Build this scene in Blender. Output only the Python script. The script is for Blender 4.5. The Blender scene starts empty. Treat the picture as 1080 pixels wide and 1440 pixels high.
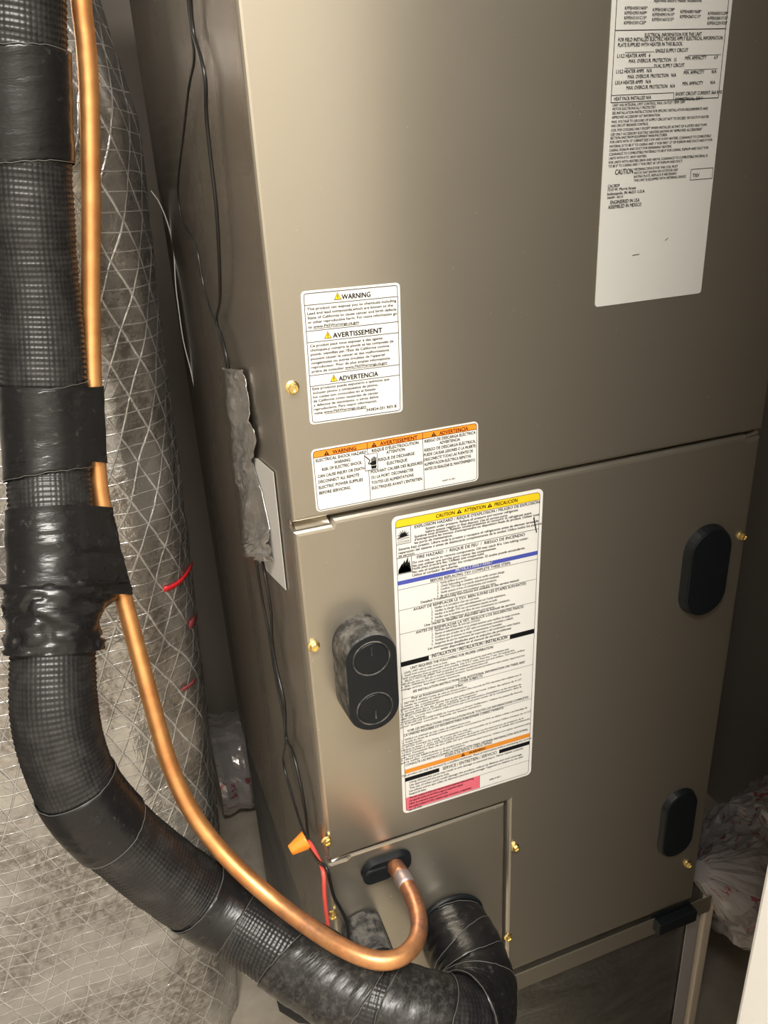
import bpy, bmesh, math, random
from mathutils import Vector, Matrix, noise
import numpy as np

# ------------------------------------------------------------------ camera
SC = bpy.context.scene
COL = SC.collection
FPX = 1156.65                     # focal length in pixels of a 1080x1440 frame
AX = Vector((0.934278, -0.190297, 0.301516))      # world X in lens axes (right, down, forward)
AY = Vector((-0.352961, -0.374030, 0.857624))     # world Y (into the closet)
AZ = Vector((-0.050427, -0.907683, -0.416616))    # world Z (up)
DIST, CAMZ = 0.55, 1.30
CAM = Vector((0, -DIST, CAMZ))
def lens_to_world(v): return Vector((AX.dot(v), AY.dot(v), AZ.dot(v)))
cd = bpy.data.cameras.new('camera'); cam = bpy.data.objects.new('camera', cd); COL.objects.link(cam)
cd.sensor_fit = 'VERTICAL'; cd.sensor_height = 36; cd.lens = FPX/1440*36; cd.clip_start = 0.02
r_, u_, b_ = (lens_to_world(Vector(c)) for c in ((1,0,0), (0,-1,0), (0,0,-1)))
cam.matrix_world = Matrix(((r_.x,u_.x,b_.x,CAM.x),(r_.y,u_.y,b_.y,CAM.y),(r_.z,u_.z,b_.z,CAM.z),(0,0,0,1)))
SC.camera = cam
# ------------------------------------------------------------------ world, exposure
w = bpy.data.worlds.new('world'); SC.world = w; w.use_nodes = True
w.node_tree.nodes['Background'].inputs[0].default_value = (1, 0.95, 0.88, 1)
w.node_tree.nodes['Background'].inputs[1].default_value = 0.05
vs = SC.view_settings
vs.view_transform = 'Standard'; vs.look = 'None'; vs.gamma = 1; vs.use_curve_mapping = False
vs.exposure = 0.60
# ------------------------------------------------------------------ large lights
LAMP = Vector((-0.10, -1.05, 2.36)); LAMP_W, LAMP_H, LAMP_POWER = 0.90, 0.35, 42.0

# ------------------------------------------------------------------ pixel helpers (photo pixel -> real point on a plane of the room)
def ray(px, py): return lens_to_world(Vector((px-540, py-720, FPX)))
def atY(px, py, Y=0.0):
    d = ray(px, py); return CAM + d*((Y+DIST)/d.y)
def atX(px, py, X):
    d = ray(px, py); return CAM + d*(X/d.x)

# ------------------------------------------------------------------ materials
def mat(name, col, rough=0.5, metal=0.0, spec=0.5, **kw):
    m = bpy.data.materials.new(name); m.use_nodes = True
    b = m.node_tree.nodes['Principled BSDF']
    b.inputs['Base Color'].default_value = (*col, 1); b.inputs['Roughness'].default_value = rough
    b.inputs['Metallic'].default_value = metal; b.inputs['Specular IOR Level'].default_value = spec
    for k, v in kw.items(): b.inputs[k.replace('_', ' ')].default_value = v
    return m
class NT:
    def __init__(s, m): s.t = m.node_tree; s.b = s.t.nodes['Principled BSDF']
    def n(s, typ, **kw):
        x = s.t.nodes.new(typ)
        for k, v in kw.items(): setattr(x, k, v)
        return x
    def l(s, a, b): s.t.links.new(a, b)
    def val(s, x):
        return x
    def math(s, op, a, b=None, c=None):
        x = s.n('ShaderNodeMath', operation=op)
        for i, q in enumerate((a, b, c)):
            if q is None: continue
            if isinstance(q, (int, float)): x.inputs[i].default_value = q
            else: s.l(q, x.inputs[i])
        return x.outputs[0]
    def noise(s, scale, detail=3, rough=0.5, vec=None, dist=0):
        x = s.n('ShaderNodeTexNoise'); x.inputs['Scale'].default_value = scale; x.inputs['Detail'].default_value = detail
        x.inputs['Roughness'].default_value = rough; x.inputs['Distortion'].default_value = dist
        if vec is not None: s.l(vec, x.inputs['Vector'])
        return x.outputs[0]
    def obj(s): return s.n('ShaderNodeTexCoord').outputs['Object']
    def uv(s): return s.n('ShaderNodeTexCoord').outputs['UV']
    def mapping(s, vec, scale=(1,1,1), rot=(0,0,0)):
        x = s.n('ShaderNodeMapping'); s.l(vec, x.inputs[0]); x.inputs['Scale'].default_value = scale; x.inputs['Rotation'].default_value = rot
        return x.outputs[0]
    def ramp(s, fac, p0, p1, c0=(0,0,0,1), c1=(1,1,1,1)):
        x = s.n('ShaderNodeValToRGB'); s.l(fac, x.inputs[0])
        e = x.color_ramp.elements; e[0].position, e[1].position = p0, p1; e[0].color, e[1].color = c0, c1
        return x.outputs[0]
    def mix(s, fac, a, b):
        x = s.n('ShaderNodeMix', data_type='RGBA')
        for i, q in ((0, fac), (6, a), (7, b)):
            if isinstance(q, (int, float)): x.inputs[i].default_value = q
            elif isinstance(q, tuple): x.inputs[i].default_value = q
            else: s.l(q, x.inputs[i])
        return x.outputs[2]
    def bump(s, h, strength=0.3, dist=0.001, normal=None):
        x = s.n('ShaderNodeBump'); s.l(h, x.inputs['Height']); x.inputs['Strength'].default_value = strength; x.inputs['Distance'].default_value = dist
        if normal is not None: s.l(normal, x.inputs['Normal'])
        return x.outputs[0]

M = {}
# taupe metallic cabinet paint with a satin sheen, dusty smudges
m = M['paint'] = mat('taupe_paint', (0.46, 0.422, 0.352), 0.36, 0.85); k = NT(m)
o = k.obj(); sm = k.ramp(k.noise(9, 5, 0.6, o), 0.56, 0.80); sp = k.ramp(k.noise(260, 2, 0.5, o), 0.76, 0.80)
cb = k.mix(k.math('MULTIPLY', sm, 0.10), (0.46, 0.422, 0.352, 1), (0.6, 0.57, 0.5, 1))
k.l(k.mix(k.math('MULTIPLY', sp, 0.7), cb, (0.9, 0.88, 0.82, 1)), k.b.inputs['Base Color'])
k.l(k.math('ADD', 0.285, k.math('MULTIPLY', k.noise(14, 4, 0.6, o), 0.06)), k.b.inputs['Roughness'])
k.l(k.bump(k.noise(900, 2, 0.5, o), 0.04, 0.0003), k.b.inputs['Normal'])
# the same paint on the wrap-around side: smoother sheet, reflects in vertical streaks
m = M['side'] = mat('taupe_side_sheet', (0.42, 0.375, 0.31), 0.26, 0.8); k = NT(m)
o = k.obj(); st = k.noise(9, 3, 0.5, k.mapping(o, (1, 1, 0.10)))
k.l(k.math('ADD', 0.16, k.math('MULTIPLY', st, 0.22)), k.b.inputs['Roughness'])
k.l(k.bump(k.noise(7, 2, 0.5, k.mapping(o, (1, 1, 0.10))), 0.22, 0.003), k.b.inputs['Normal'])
M['dark'] = mat('dark_cavity_metal', (0.03, 0.028, 0.025), 0.6, 0.3)
M['bare'] = mat('bare_galvanised_edge', (0.62, 0.58, 0.5), 0.3, 0.9)
M['white'] = mat('label_white', (0.74, 0.735, 0.71), 0.38)
M['cream'] = mat('label_silver_grey', (0.58, 0.575, 0.545), 0.45)
M['ink'] = mat('black_ink', (0.008, 0.008, 0.009), 0.5, 0.0, 0.15)
M['greyink'] = mat('grey_ink', (0.03, 0.03, 0.032), 0.5, 0.0, 0.2)
M['orange'] = mat('orange_ink', (0.92, 0.27, 0.02), 0.45)
M['amber'] = mat('amber_ink', (0.70, 0.26, 0.03), 0.45)
M['yellow'] = mat('yellow_ink', (0.82, 0.56, 0.015), 0.45)
M['blue'] = mat('blue_ink', (0.065, 0.085, 0.40), 0.45)
M['pink'] = mat('pink_ink', (0.70, 0.14, 0.19), 0.45)
M['redink'] = mat('red_brown_ink', (0.15, 0.012, 0.004), 0.45)
m = M['rubber'] = mat('black_rubber', (0.007, 0.009, 0.011), 0.42, 0.0, 0.3); k = NT(m)
o = k.obj(); k.l(k.bump(k.noise(300, 3, 0.5, o), 0.2, 0.0005), k.b.inputs['Normal'])
m = M['dusty'] = mat('dusty_black_rubber', (0.02, 0.02, 0.02), 0.55); k = NT(m)
o = k.obj(); d1 = k.ramp(k.noise(90, 5, 0.65, o), 0.42, 0.75)
k.l(k.mix(d1, (0.018, 0.018, 0.018, 1), (0.20, 0.19, 0.17, 1)), k.b.inputs['Base Color'])
M['brass'] = mat('yellow_zinc', (0.90, 0.70, 0.30), 0.32, 1.0)
m = M['copper'] = mat('copper', (0.80, 0.40, 0.16), 0.33, 0.85); k = NT(m)
o = k.obj(); t1 = k.ramp(k.noise(40, 4, 0.6, o), 0.35, 0.75)
ln = k.n('ShaderNodeVectorMath', operation='LENGTH'); k.l(o, ln.inputs[0])
near_ = k.ramp(k.math('ADD', ln.outputs['Value'], k.math('MULTIPLY', k.math('SUBTRACT', k.noise(60, 4, 0.6, o), 0.5), 0.06)), 0.095, 0.135, (1,1,1,1), (0,0,0,1))   # heat stain round the brazed joint
t2 = k.ramp(k.noise(110, 5, 0.7, o), 0.35, 0.68)
stain = k.mix(t2, (0.66, 0.30, 0.15, 1), (0.30, 0.16, 0.12, 1))
k.l(k.mix(near_, k.mix(t1, (0.82, 0.42, 0.16, 1), (0.62, 0.25, 0.09, 1)), stain), k.b.inputs['Base Color'])
k.l(k.math('ADD', 0.33, k.math('MULTIPLY', k.noise(120, 3, 0.5, o), 0.2)), k.b.inputs['Roughness'])
M['braze'] = mat('silver_braze', (0.40, 0.33, 0.32), 0.45, 0.7)
# reinforced foil facing: threads of scrim in three directions
def foil(name, base, rough, sp=0.0185, threads=True, wrinkle=1.0):
    m = mat(name, base, rough, 1.0); k = NT(m)
    uv = k.uv(); s = k.n('ShaderNodeSeparateXYZ'); k.l(uv, s.inputs[0]); U, V = s.outputs[0], s.outputs[1]
    wob = k.math('MULTIPLY', k.math('SUBTRACT', k.noise(7, 2, 0.5, uv), 0.5), 0.022)
    lines = None
    for ang, pitch, wd in ((4, sp, 0.030), (66, sp*1.6, 0.032), (-66, sp*1.6, 0.032)):
        a = math.radians(ang)
        t = k.math('ADD', k.math('MULTIPLY', U, math.sin(a)/pitch), k.math('MULTIPLY', V, math.cos(a)/pitch))
        t = k.math('ADD', t, k.math('MULTIPLY', wob, 1/pitch))
        dd = k.math('ABSOLUTE', k.math('SUBTRACT', k.math('FRACT', t), 0.5))
        ln = k.ramp(dd, wd*0.35, wd*1.5, (1,1,1,1), (0,0,0,1))
        lines = ln if lines is None else k.math('MAXIMUM', lines, ln)
    if threads:
        brk = k.ramp(k.noise(30, 3, 0.6, uv), 0.33, 0.60)
        lv = k.math('MULTIPLY', lines, k.math('ADD', 0.35, k.math('MULTIPLY', brk, 0.65)))
        refl_mottle = k.math('MULTIPLY', k.ramp(k.noise(9, 4, 0.6, uv), 0.40, 0.58), k.ramp(k.noise(95, 5, 0.75, uv), 0.36, 0.56))  # mottle painted into the colour for dark, broken reflections in the foil
        c0 = k.mix(k.math('MULTIPLY', refl_mottle, 0.85), (*base, 1), (base[0]*0.40, base[1]*0.36, base[2]*0.33, 1))
        k.l(k.mix(k.math('MULTIPLY', lv, 0.7), c0, (0.72, 0.71, 0.69, 1)), k.b.inputs['Base Color'])
        k.l(k.math('SUBTRACT', 0.86, k.math('MULTIPLY', lv, 0.45)), k.b.inputs['Metallic'])
        k.l(k.math('ADD', rough, k.math('MULTIPLY', k.math('ADD', lv, refl_mottle), 0.12)), k.b.inputs['Roughness'])
        n0 = k.bump(lines, 0.55, 0.0012)
    else: n0 = None
    n1 = k.bump(k.noise(13, 5, 0.6, uv, 0.6), 0.55*wrinkle, 0.012, n0)
    k.l(k.bump(k.noise(130, 3, 0.6, uv), 0.25*wrinkle, 0.0012, n1), k.b.inputs['Normal'])
    return m
M['foil'] = foil('scrim_foil', (0.60, 0.60, 0.60), 0.20)
def smear(m):
    k = NT(m); o = k.obj(); st = k.ramp(k.noise(7, 5, 0.7, k.mapping(o, (1, 1, 2.2), (0, 0.7, 0)), 1.2), 0.40, 0.66)
    k.l(k.mix(st, (0.34, 0.34, 0.33, 1), (0.22, 0.215, 0.20, 1)), k.b.inputs['Base Color']); return m
M['foilboard'] = smear(foil('dull_foil_board', (0.34, 0.34, 0.33), 0.42, threads=False, wrinkle=0.7))
m = M['tapefoil'] = mat('crumpled_foil_tape', (0.80, 0.80, 0.79), 0.20, 1.0); k = NT(m)
k.l(k.bump(k.noise(170, 5, 0.65, k.obj(), 0.8), 0.5, 0.003), k.b.inputs['Normal'])
m = M['jacket'] = mat('clear_printed_jacket', (0.5, 0.47, 0.46), 0.14, 0.45); k = NT(m)
uv = k.uv(); pr = k.ramp(k.noise(60, 4, 0.7, uv), 0.57, 0.60)
band = k.ramp(k.noise(9, 2, 0.5, k.mapping(uv, (1, 1, 1))), 0.46, 0.52)
k.l(k.mix(k.math('MULTIPLY', k.math('MULTIPLY', pr, band), 0.8), (0.52, 0.49, 0.49, 1), (0.40, 0.03, 0.05, 1)), k.b.inputs['Base Color'])
k.l(k.bump(k.noise(60, 4, 0.6, uv, 0.6), 0.3, 0.004), k.b.inputs['Normal'])
M['redfaded'] = mat('faded_red_marking', (0.30, 0.05, 0.06), 0.45)
M['redtape'] = mat('red_marking', (0.75, 0.02, 0.03), 0.4)
# line-set insulation: the grid of the sleeve is modelled, the surface is scuffed vinyl
m = M['sleeve'] = mat('black_foam_sleeve', (0.022, 0.022, 0.023), 0.36); k = NT(m)
o = k.obj(); d1 = k.ramp(k.noise(55, 5, 0.7, o), 0.45, 0.80)
k.l(k.mix(k.math('MULTIPLY', d1, 0.25), (0.012, 0.012, 0.013, 1), (0.12, 0.115, 0.11, 1)), k.b.inputs['Base Color'])
m = M['tape'] = mat('black_vinyl_tape', (0.010, 0.010, 0.011), 0.24); k = NT(m)
uv = k.uv(); o = k.obj(); d1 = k.ramp(k.noise(130, 5, 0.7, o), 0.60, 0.80)
k.l(k.mix(k.math('MULTIPLY', d1, 0.5), (0.008, 0.008, 0.009, 1), (0.15, 0.145, 0.14, 1)), k.b.inputs['Base Color'])
k.l(k.math('ADD', 0.18, k.math('MULTIPLY', k.noise(35, 4, 0.6, o), 0.22)), k.b.inputs['Roughness'])
n0 = k.bump(k.noise(60, 4, 0.6, k.mapping(uv, (0.25, 1, 1)), 0.4), 0.5, 0.003)
k.l(k.bump(k.noise(240, 3, 0.6, o), 0.25, 0.0006, n0), k.b.inputs['Normal'])
m = M['tape_dusty'] = mat('dusty_vinyl_tape', (0.02, 0.02, 0.02), 0.36); k = NT(m)
uv = k.uv(); o = k.obj(); d1 = k.ramp(k.noise(170, 6, 0.8, o), 0.46, 0.78)
k.l(k.mix(k.math('MULTIPLY', d1, 0.35), (0.012, 0.012, 0.012, 1), (0.22, 0.21, 0.19, 1)), k.b.inputs['Base Color'])
n0 = k.bump(k.noise(70, 4, 0.6, k.mapping(uv, (0.25, 1, 1)), 0.4), 0.6, 0.003)
k.l(k.bump(k.noise(240, 3, 0.6, o), 0.25, 0.0006, n0), k.b.inputs['Normal'])
M['lip'] = mat('tape_edge_residue', (0.13, 0.127, 0.12), 0.4)
M['wire'] = mat('black_wire_insulation', (0.012, 0.012, 0.012), 0.35)
M['redwire'] = mat('red_wire_insulation', (0.75, 0.10, 0.08), 0.40)
M['nut'] = mat('orange_plastic', (0.92, 0.30, 0.03), 0.35)
M['paper'] = mat('card_white', (0.74, 0.73, 0.70), 0.6)
m = M['wall'] = mat('wall_paint', (0.72, 0.69, 0.63), 0.7); k = NT(m)
k.l(k.bump(k.noise(220, 3, 0.6, k.obj()), 0.15, 0.001), k.b.inputs['Normal'])
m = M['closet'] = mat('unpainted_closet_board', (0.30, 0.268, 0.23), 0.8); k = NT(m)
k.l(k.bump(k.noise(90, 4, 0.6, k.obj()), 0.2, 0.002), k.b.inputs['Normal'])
M['lining'] = mat('added_dark_lining', (0.34, 0.32, 0.30), 0.8)  # kept dark for the added board that the cabinet paint mirrors
M['jamb'] = mat('white_gloss_trim', (0.88, 0.87, 0.84), 0.3)
m = M['floor'] = mat('dusty_concrete_floor', (0.46, 0.41, 0.34), 0.7); k = NT(m)
o = k.obj(); k.l(k.mix(k.ramp(k.noise(14, 5, 0.65, o), 0.35, 0.7), (0.40, 0.35, 0.28, 1), (0.55, 0.50, 0.42, 1)), k.b.inputs['Base Color'])
k.l(k.bump(k.noise(60, 5, 0.6, o), 0.3, 0.003), k.b.inputs['Normal'])
M['tan'] = mat('tan_corner_strip', (0.50, 0.43, 0.34), 0.6)
m = M['lampglow'] = mat('lamp_diffuser', (0.9, 0.9, 0.88), 0.4)
m.node_tree.nodes['Principled BSDF'].inputs['Emission Color'].default_value = (1, 0.93, 0.82, 1)
m.node_tree.nodes['Principled BSDF'].inputs['Emission Strength'].default_value = 1.0
M['lampmetal'] = mat('lamp_housing', (0.7, 0.7, 0.7), 0.4)

# ------------------------------------------------------------------ object helpers
def root_of(p):
    v = Vector((0,0,0))
    while p is not None: v = v + p.location; p = p.parent
    return v
def obj(name, verts, faces, material, parent=None, smooth=False, uvs=None, origin=None, label=None):
    """one mesh object from world-space vertices"""
    me = bpy.data.meshes.new(name)
    off = root_of(parent) + (Vector(origin) - root_of(parent) if origin is not None else Vector((0,0,0)))
    me.from_pydata([tuple(Vector(v) - off) for v in verts], [], faces)
    me.materials.append(M[material] if isinstance(material, str) else material)
    if smooth: me.polygons.foreach_set('use_smooth', [True]*len(me.polygons))
    if uvs is not None:
        ul = me.uv_layers.new(name='UVMap')
        vi = np.zeros(len(me.loops), dtype=np.int32); me.loops.foreach_get('vertex_index', vi)
        ul.data.foreach_set('uv', np.asarray(uvs, dtype=np.float32)[vi].ravel())
    ob = bpy.data.objects.new(name, me); COL.objects.link(ob)
    ob.parent = parent; ob.location = off - root_of(parent)
    if label: ob['label'] = label
    return ob
def inst(src, parent, loc, rot=None):
    c = src.copy(); COL.objects.link(c); c.parent = parent; c.location = Vector(loc) - root_of(parent)
    if rot: c.rotation_euler = rot
    return c
def bmobj(name, bm, material, parent=None, smooth=False, origin=None, label=None):
    bm.verts.ensure_lookup_table(); bm.verts.index_update()
    v = [x.co.copy() for x in bm.verts]; f = [[q.index for q in p.verts] for p in bm.faces]; bm.free()
    return obj(name, v, f, material, parent, smooth, None, origin, label)
def box_bm(x0, x1, y0, y1, z0, z1, bev=0.0, seg=2):
    bm = bmesh.new(); bmesh.ops.create_cube(bm, size=1)
    for v in bm.verts: v.co = Vector(((x0+x1)/2+v.co.x*(x1-x0), (y0+y1)/2+v.co.y*(y1-y0), (z0+z1)/2+v.co.z*(z1-z0)))
    if bev: bmesh.ops.bevel(bm, geom=bm.edges[:], offset=bev, segments=seg, affect='EDGES', profile=0.5)
    return bm
def tag(o, label, cat=None, group=None, kind=None):
    o['label'] = label
    if cat: o['category'] = cat
    if group: o['group'] = group
    if kind: o['kind'] = kind
    return o
def thing(name, label, cat, loc, group=None):
    o = bpy.data.objects.new(name, None); COL.objects.link(o); o.location = loc; o.empty_display_size = 0.05
    return tag(o, label, cat, group)
def structure(name, x0, x1, y0, y1, z0, z1, material, label, bev=0.0):
    o = bmobj(name, box_bm(x0, x1, y0, y1, z0, z1, bev), material, None); o['kind'] = 'structure'; o['label'] = label; return o
def prism(pts, y0, y1, bev=0.0, seg=2):
    """outline pts (x,z) extruded along Y from y0 (front) to y1"""
    bm = bmesh.new()
    a = [bm.verts.new((x, y0, z)) for x, z in pts]; b = [bm.verts.new((x, y1, z)) for x, z in pts]
    bm.faces.new(a); bm.faces.new(b[::-1]); n = len(pts)
    for i in range(n): bm.faces.new((a[i], b[i], b[(i+1)%n], a[(i+1)%n]))
    bmesh.ops.recalc_face_normals(bm, faces=bm.faces[:])
    if bev:
        ed = [e for e in bm.edges if all(abs(v.co.y-y0) < 1e-7 for v in e.verts)]
        bmesh.ops.bevel(bm, geom=ed, offset=bev, segments=seg, affect='EDGES', profile=0.5)
    return bm
def stadium(cx, cz, hw, hh, seg=14):
    """upright or lying stadium outline of half width hw and half height hh"""
    r = min(hw, hh); p = []
    if hh >= hw: cs = ((0, hh-r, 0), (0, -(hh-r), math.pi))
    else: cs = ((hw-r, 0, -math.pi/2), (-(hw-r), 0, math.pi/2))
    for dx, dz, a0 in cs:
        for i in range(seg+1):
            a = a0 + math.pi*i/seg; p.append((cx+dx+r*math.cos(a), cz+dz+r*math.sin(a)))
    return p
def rrect(x0, x1, z0, z1, r, seg=5):
    p = []
    for cx, cz, a0 in ((x1-r, z1-r, 0), (x0+r, z1-r, 90), (x0+r, z0+r, 180), (x1-r, z0+r, 270)):
        for i in range(seg+1):
            a = math.radians(a0+90*i/seg); p.append((cx+r*math.cos(a), cz+r*math.sin(a)))
    return p
def spline(pts, per=24):
    P = [Vector(p) for p in pts]; P = [2*P[0]-P[1]] + P + [2*P[-1]-P[-2]]
    out = []
    for i in range(1, len(P)-2):
        p0, p1, p2, p3 = P[i-1], P[i], P[i+1], P[i+2]
        for j in range(per):
            t = j/per
            out.append(0.5*((2*p1)+(p2-p0)*t+(2*p0-5*p1+4*p2-p3)*t*t+(3*p1-p0-3*p2+p3)*t**3))
    out.append(P[-2]); return out
def resample(pl, step):
    L = [0.0]
    for a, b in zip(pl, pl[1:]): L.append(L[-1]+(b-a).length)
    n = max(2, int(L[-1]/step)); out = []; j = 0
    for i in range(n+1):
        s = L[-1]*i/n
        while j < len(L)-2 and L[j+1] < s: j += 1
        t = (s-L[j])/max(1e-9, L[j+1]-L[j]); out.append(pl[j].lerp(pl[j+1], t))
    return out, L[-1]
def smooth_line(pl, it=10):
    for _ in range(it):
        pl = [pl[0]]+[(pl[i-1]+pl[i]*2+pl[i+1])/4 for i in range(1, len(pl)-1)]+[pl[-1]]
    return pl
def frames(pl, ref=Vector((1, 0, 0))):
    out = []; n = None
    for i, p in enumerate(pl):
        t = (pl[min(i+1, len(pl)-1)]-pl[max(i-1, 0)]).normalized()
        if n is None: n = (ref - t*ref.dot(t)).normalized()
        else: n = (n - t*n.dot(t)).normalized()
        out.append((p, t, n, t.cross(n)))
    return out
def tube(name, pl, radius, material, parent=None, seg=16, cap=True, rfun=None, ref=Vector((1,0,0)), origin=None, label=None):
    fr = frames(pl, ref); vs_, fs, uv = [], [], []; s = 0.0
    for i, (p, t, n, b) in enumerate(fr):
        if i: s += (p-fr[i-1][0]).length
        for j in range(seg):
            a = 2*math.pi*j/seg; r = radius if rfun is None else rfun(i, a, s)
            vs_.append(p + (n*math.cos(a)+b*math.sin(a))*r); uv.append((a*radius, s))
    for i in range(len(fr)-1):
        for j in range(seg):
            q = (j+1) % seg; fs.append((i*seg+j, i*seg+q, (i+1)*seg+q, (i+1)*seg+j))
    if cap: fs.append(tuple(range(seg))[::-1]); fs.append(tuple(range((len(fr)-1)*seg, len(fr)*seg)))
    return obj(name, vs_, fs, material, parent, True, uv, origin, label)

# ================================================================== the setting
CLX0, CLX1, CLY1 = -0.62, 1.05, 1.00        # closet
JX, JY0, JY1 = 0.306, -0.42, -0.30          # right side of the closet's door opening
RX0, RX1, RY0, CH = -1.5, 2.0, -1.9, 2.42   # the room the camera stands in
structure('floor', RX0, RX1, RY0, CLY1, -0.05, 0.0, 'floor', 'dusty beige floor under the air handler')
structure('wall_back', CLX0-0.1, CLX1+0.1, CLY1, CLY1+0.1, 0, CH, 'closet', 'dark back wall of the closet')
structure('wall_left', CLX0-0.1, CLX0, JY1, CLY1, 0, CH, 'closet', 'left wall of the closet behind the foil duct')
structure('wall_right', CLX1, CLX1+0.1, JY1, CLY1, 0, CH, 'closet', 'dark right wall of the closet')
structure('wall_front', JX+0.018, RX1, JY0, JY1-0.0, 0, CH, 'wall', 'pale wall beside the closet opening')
structure('wall_front_added_lining', JX+0.022, CLX1, JY1+0.0005, JY1+0.0125, 0, CH, 'lining', 'added unseen dark lining of the closet front wall, darkens the cabinet reflection')  # added out of view so the cabinet's right part reflects something dark
structure('wall_front_left', RX0, CLX0, JY0, JY1, 0, CH, 'wall', 'pale wall on the left of the closet opening')
structure('wall_room_back', RX0, RX1, RY0-0.1, RY0, 0, CH, 'wall', 'pale wall of the room behind the viewer')
structure('wall_room_left', RX0-0.1, RX0, RY0, JY0, 0, CH, 'wall', 'pale left wall of the room')
structure('wall_room_right', RX1, RX1+0.1, RY0, JY0, 0, CH, 'wall', 'pale right wall of the room')
structure('ceiling', RX0-0.1, RX1+0.1, RY0-0.1, CLY1+0.1, CH, CH+0.05, 'wall', 'pale ceiling')
structure('trim_1', JX, JX+0.018, JY0-0.012, JY1, 0, CH-0.001, 'jamb', 'white painted edge of the closet doorway at lower right', 0.003)

t = thing('ceiling_light', 'flat rectangular ceiling light in the room behind the viewer', 'ceiling light', (LAMP.x, LAMP.y, LAMP.z))
bmobj('housing', box_bm(LAMP.x-LAMP_W/2-0.02, LAMP.x+LAMP_W/2+0.02, LAMP.y-LAMP_H/2-0.02, LAMP.y+LAMP_H/2+0.02, LAMP.z+0.012, CH), 'lampmetal', t)
bmobj('diffuser', box_bm(LAMP.x-LAMP_W/2, LAMP.x+LAMP_W/2, LAMP.y-LAMP_H/2, LAMP.y+LAMP_H/2, LAMP.z, LAMP.z+0.012), 'lampglow', t)
ld = bpy.data.lights.new('lamp_light', 'AREA'); ld.shape = 'RECTANGLE'; ld.size = LAMP_W; ld.size_y = LAMP_H; ld.energy = LAMP_POWER; ld.color = (1, 0.955, 0.89)
lo = bpy.data.objects.new('lamp_light', ld); COL.objects.link(lo); lo.location = LAMP - Vector((0, 0, 0.004))

# ================================================================== air handler
XL, XR = 0.120, 0.5635
ZB = CAMZ - 1.5686*DIST              # underside of the door
ZSEAM = CAMZ - 0.478*DIST            # seam between upper and lower panels
ZACC = CAMZ - 1.1088*DIST            # top of the small access panel
XACC = 0.3055                        # right side of the small access panel
ZTOP, YBK = 1.66, 0.56
ah = thing('air_handler', 'tall taupe metal air handler cabinet covered with warning labels', 'air handler', ((XL+XR)/2, YBK/2, ZB-0.006))
bmobj('cabinet_shell', box_bm(XL+0.0006, XR-0.0006, 0.0135, YBK, ZB-0.006, ZTOP, 0.002), 'side', ah)
G = 0.0016
bmobj('upper_panel', prism([(XL, ZSEAM+G), (XR, ZSEAM+G), (XR, ZTOP), (XL, ZTOP)], 0.0, 0.0130, 0.0032, 3), 'paint', ah, False)
# lower panel: L-shaped round the access panel, with the notched flange corners of the seam
n1, nd = 0.030, 0.0062
bmobj('lower_panel', prism([(XL, ZACC+G), (XACC+G, ZACC+G), (XACC+G, ZB), (XR, ZB), (XR, ZSEAM-0.0052), (XR-0.014, ZSEAM-0.0052), (XR-0.016, ZSEAM-G),
    (XL+n1+0.002, ZSEAM-G), (XL+n1, ZSEAM-nd), (XL, ZSEAM-nd)], 0.0, 0.0130, 0.0042, 3), 'paint', ah, False)
bmobj('access_panel', prism([(XL, ZB), (XACC-G, ZB), (XACC-G, ZACC-G), (XL+0.022, ZACC-G), (XL+0.018, ZACC-0.005), (XL, ZACC-0.005)], 0.0015, 0.0130, 0.0022, 2), 'paint', ah)
# bent flange bits that show in the notches
def strip(name, pts, mt, th=0.0008, parent=ah):
    bm = bmesh.new(); vv = [bm.verts.new(p) for p in pts]; bm.faces.new(vv)
    r = bmesh.ops.extrude_face_region(bm, geom=bm.faces[:])
    for v in [g for g in r['geom'] if isinstance(g, bmesh.types.BMVert)]: v.co += Vector((0, th, 0))
    bmesh.ops.recalc_face_normals(bm, faces=bm.faces[:]); return bmobj(name, bm, mt, parent)
strip('bent_flange', [(XL+0.003, 0.004, ZSEAM-0.0062), (XL+0.030, 0.004, ZSEAM-0.0062), (XL+0.029, 0.010, ZSEAM-0.0008), (XL+0.012, 0.011, ZSEAM-0.0016), (XL+0.003, 0.009, ZSEAM-0.003)], 'bare')
strip('bent_flange', [(XR-0.014, 0.003, ZSEAM-0.0046), (XR-0.001, 0.003, ZSEAM-0.0030), (XR-0.001, 0.006, ZSEAM+0.0002), (XR-0.010, 0.007, ZSEAM-0.0018)], 'bare')
strip('bent_flange', [(XL+0.004, 0.004, ZACC-0.0055), (XL+0.022, 0.003, ZACC-0.0010), (XL+0.024, 0.008, ZACC+0.0006), (XL+0.004, 0.010, ZACC-0.002)], 'bare')
bmobj('base_rail', box_bm(XL+0.002, XR+0.030, -0.0005, 0.0012, ZB-0.036, ZB-0.0085, 0.0005, 1), 'paint', ah)

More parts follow.
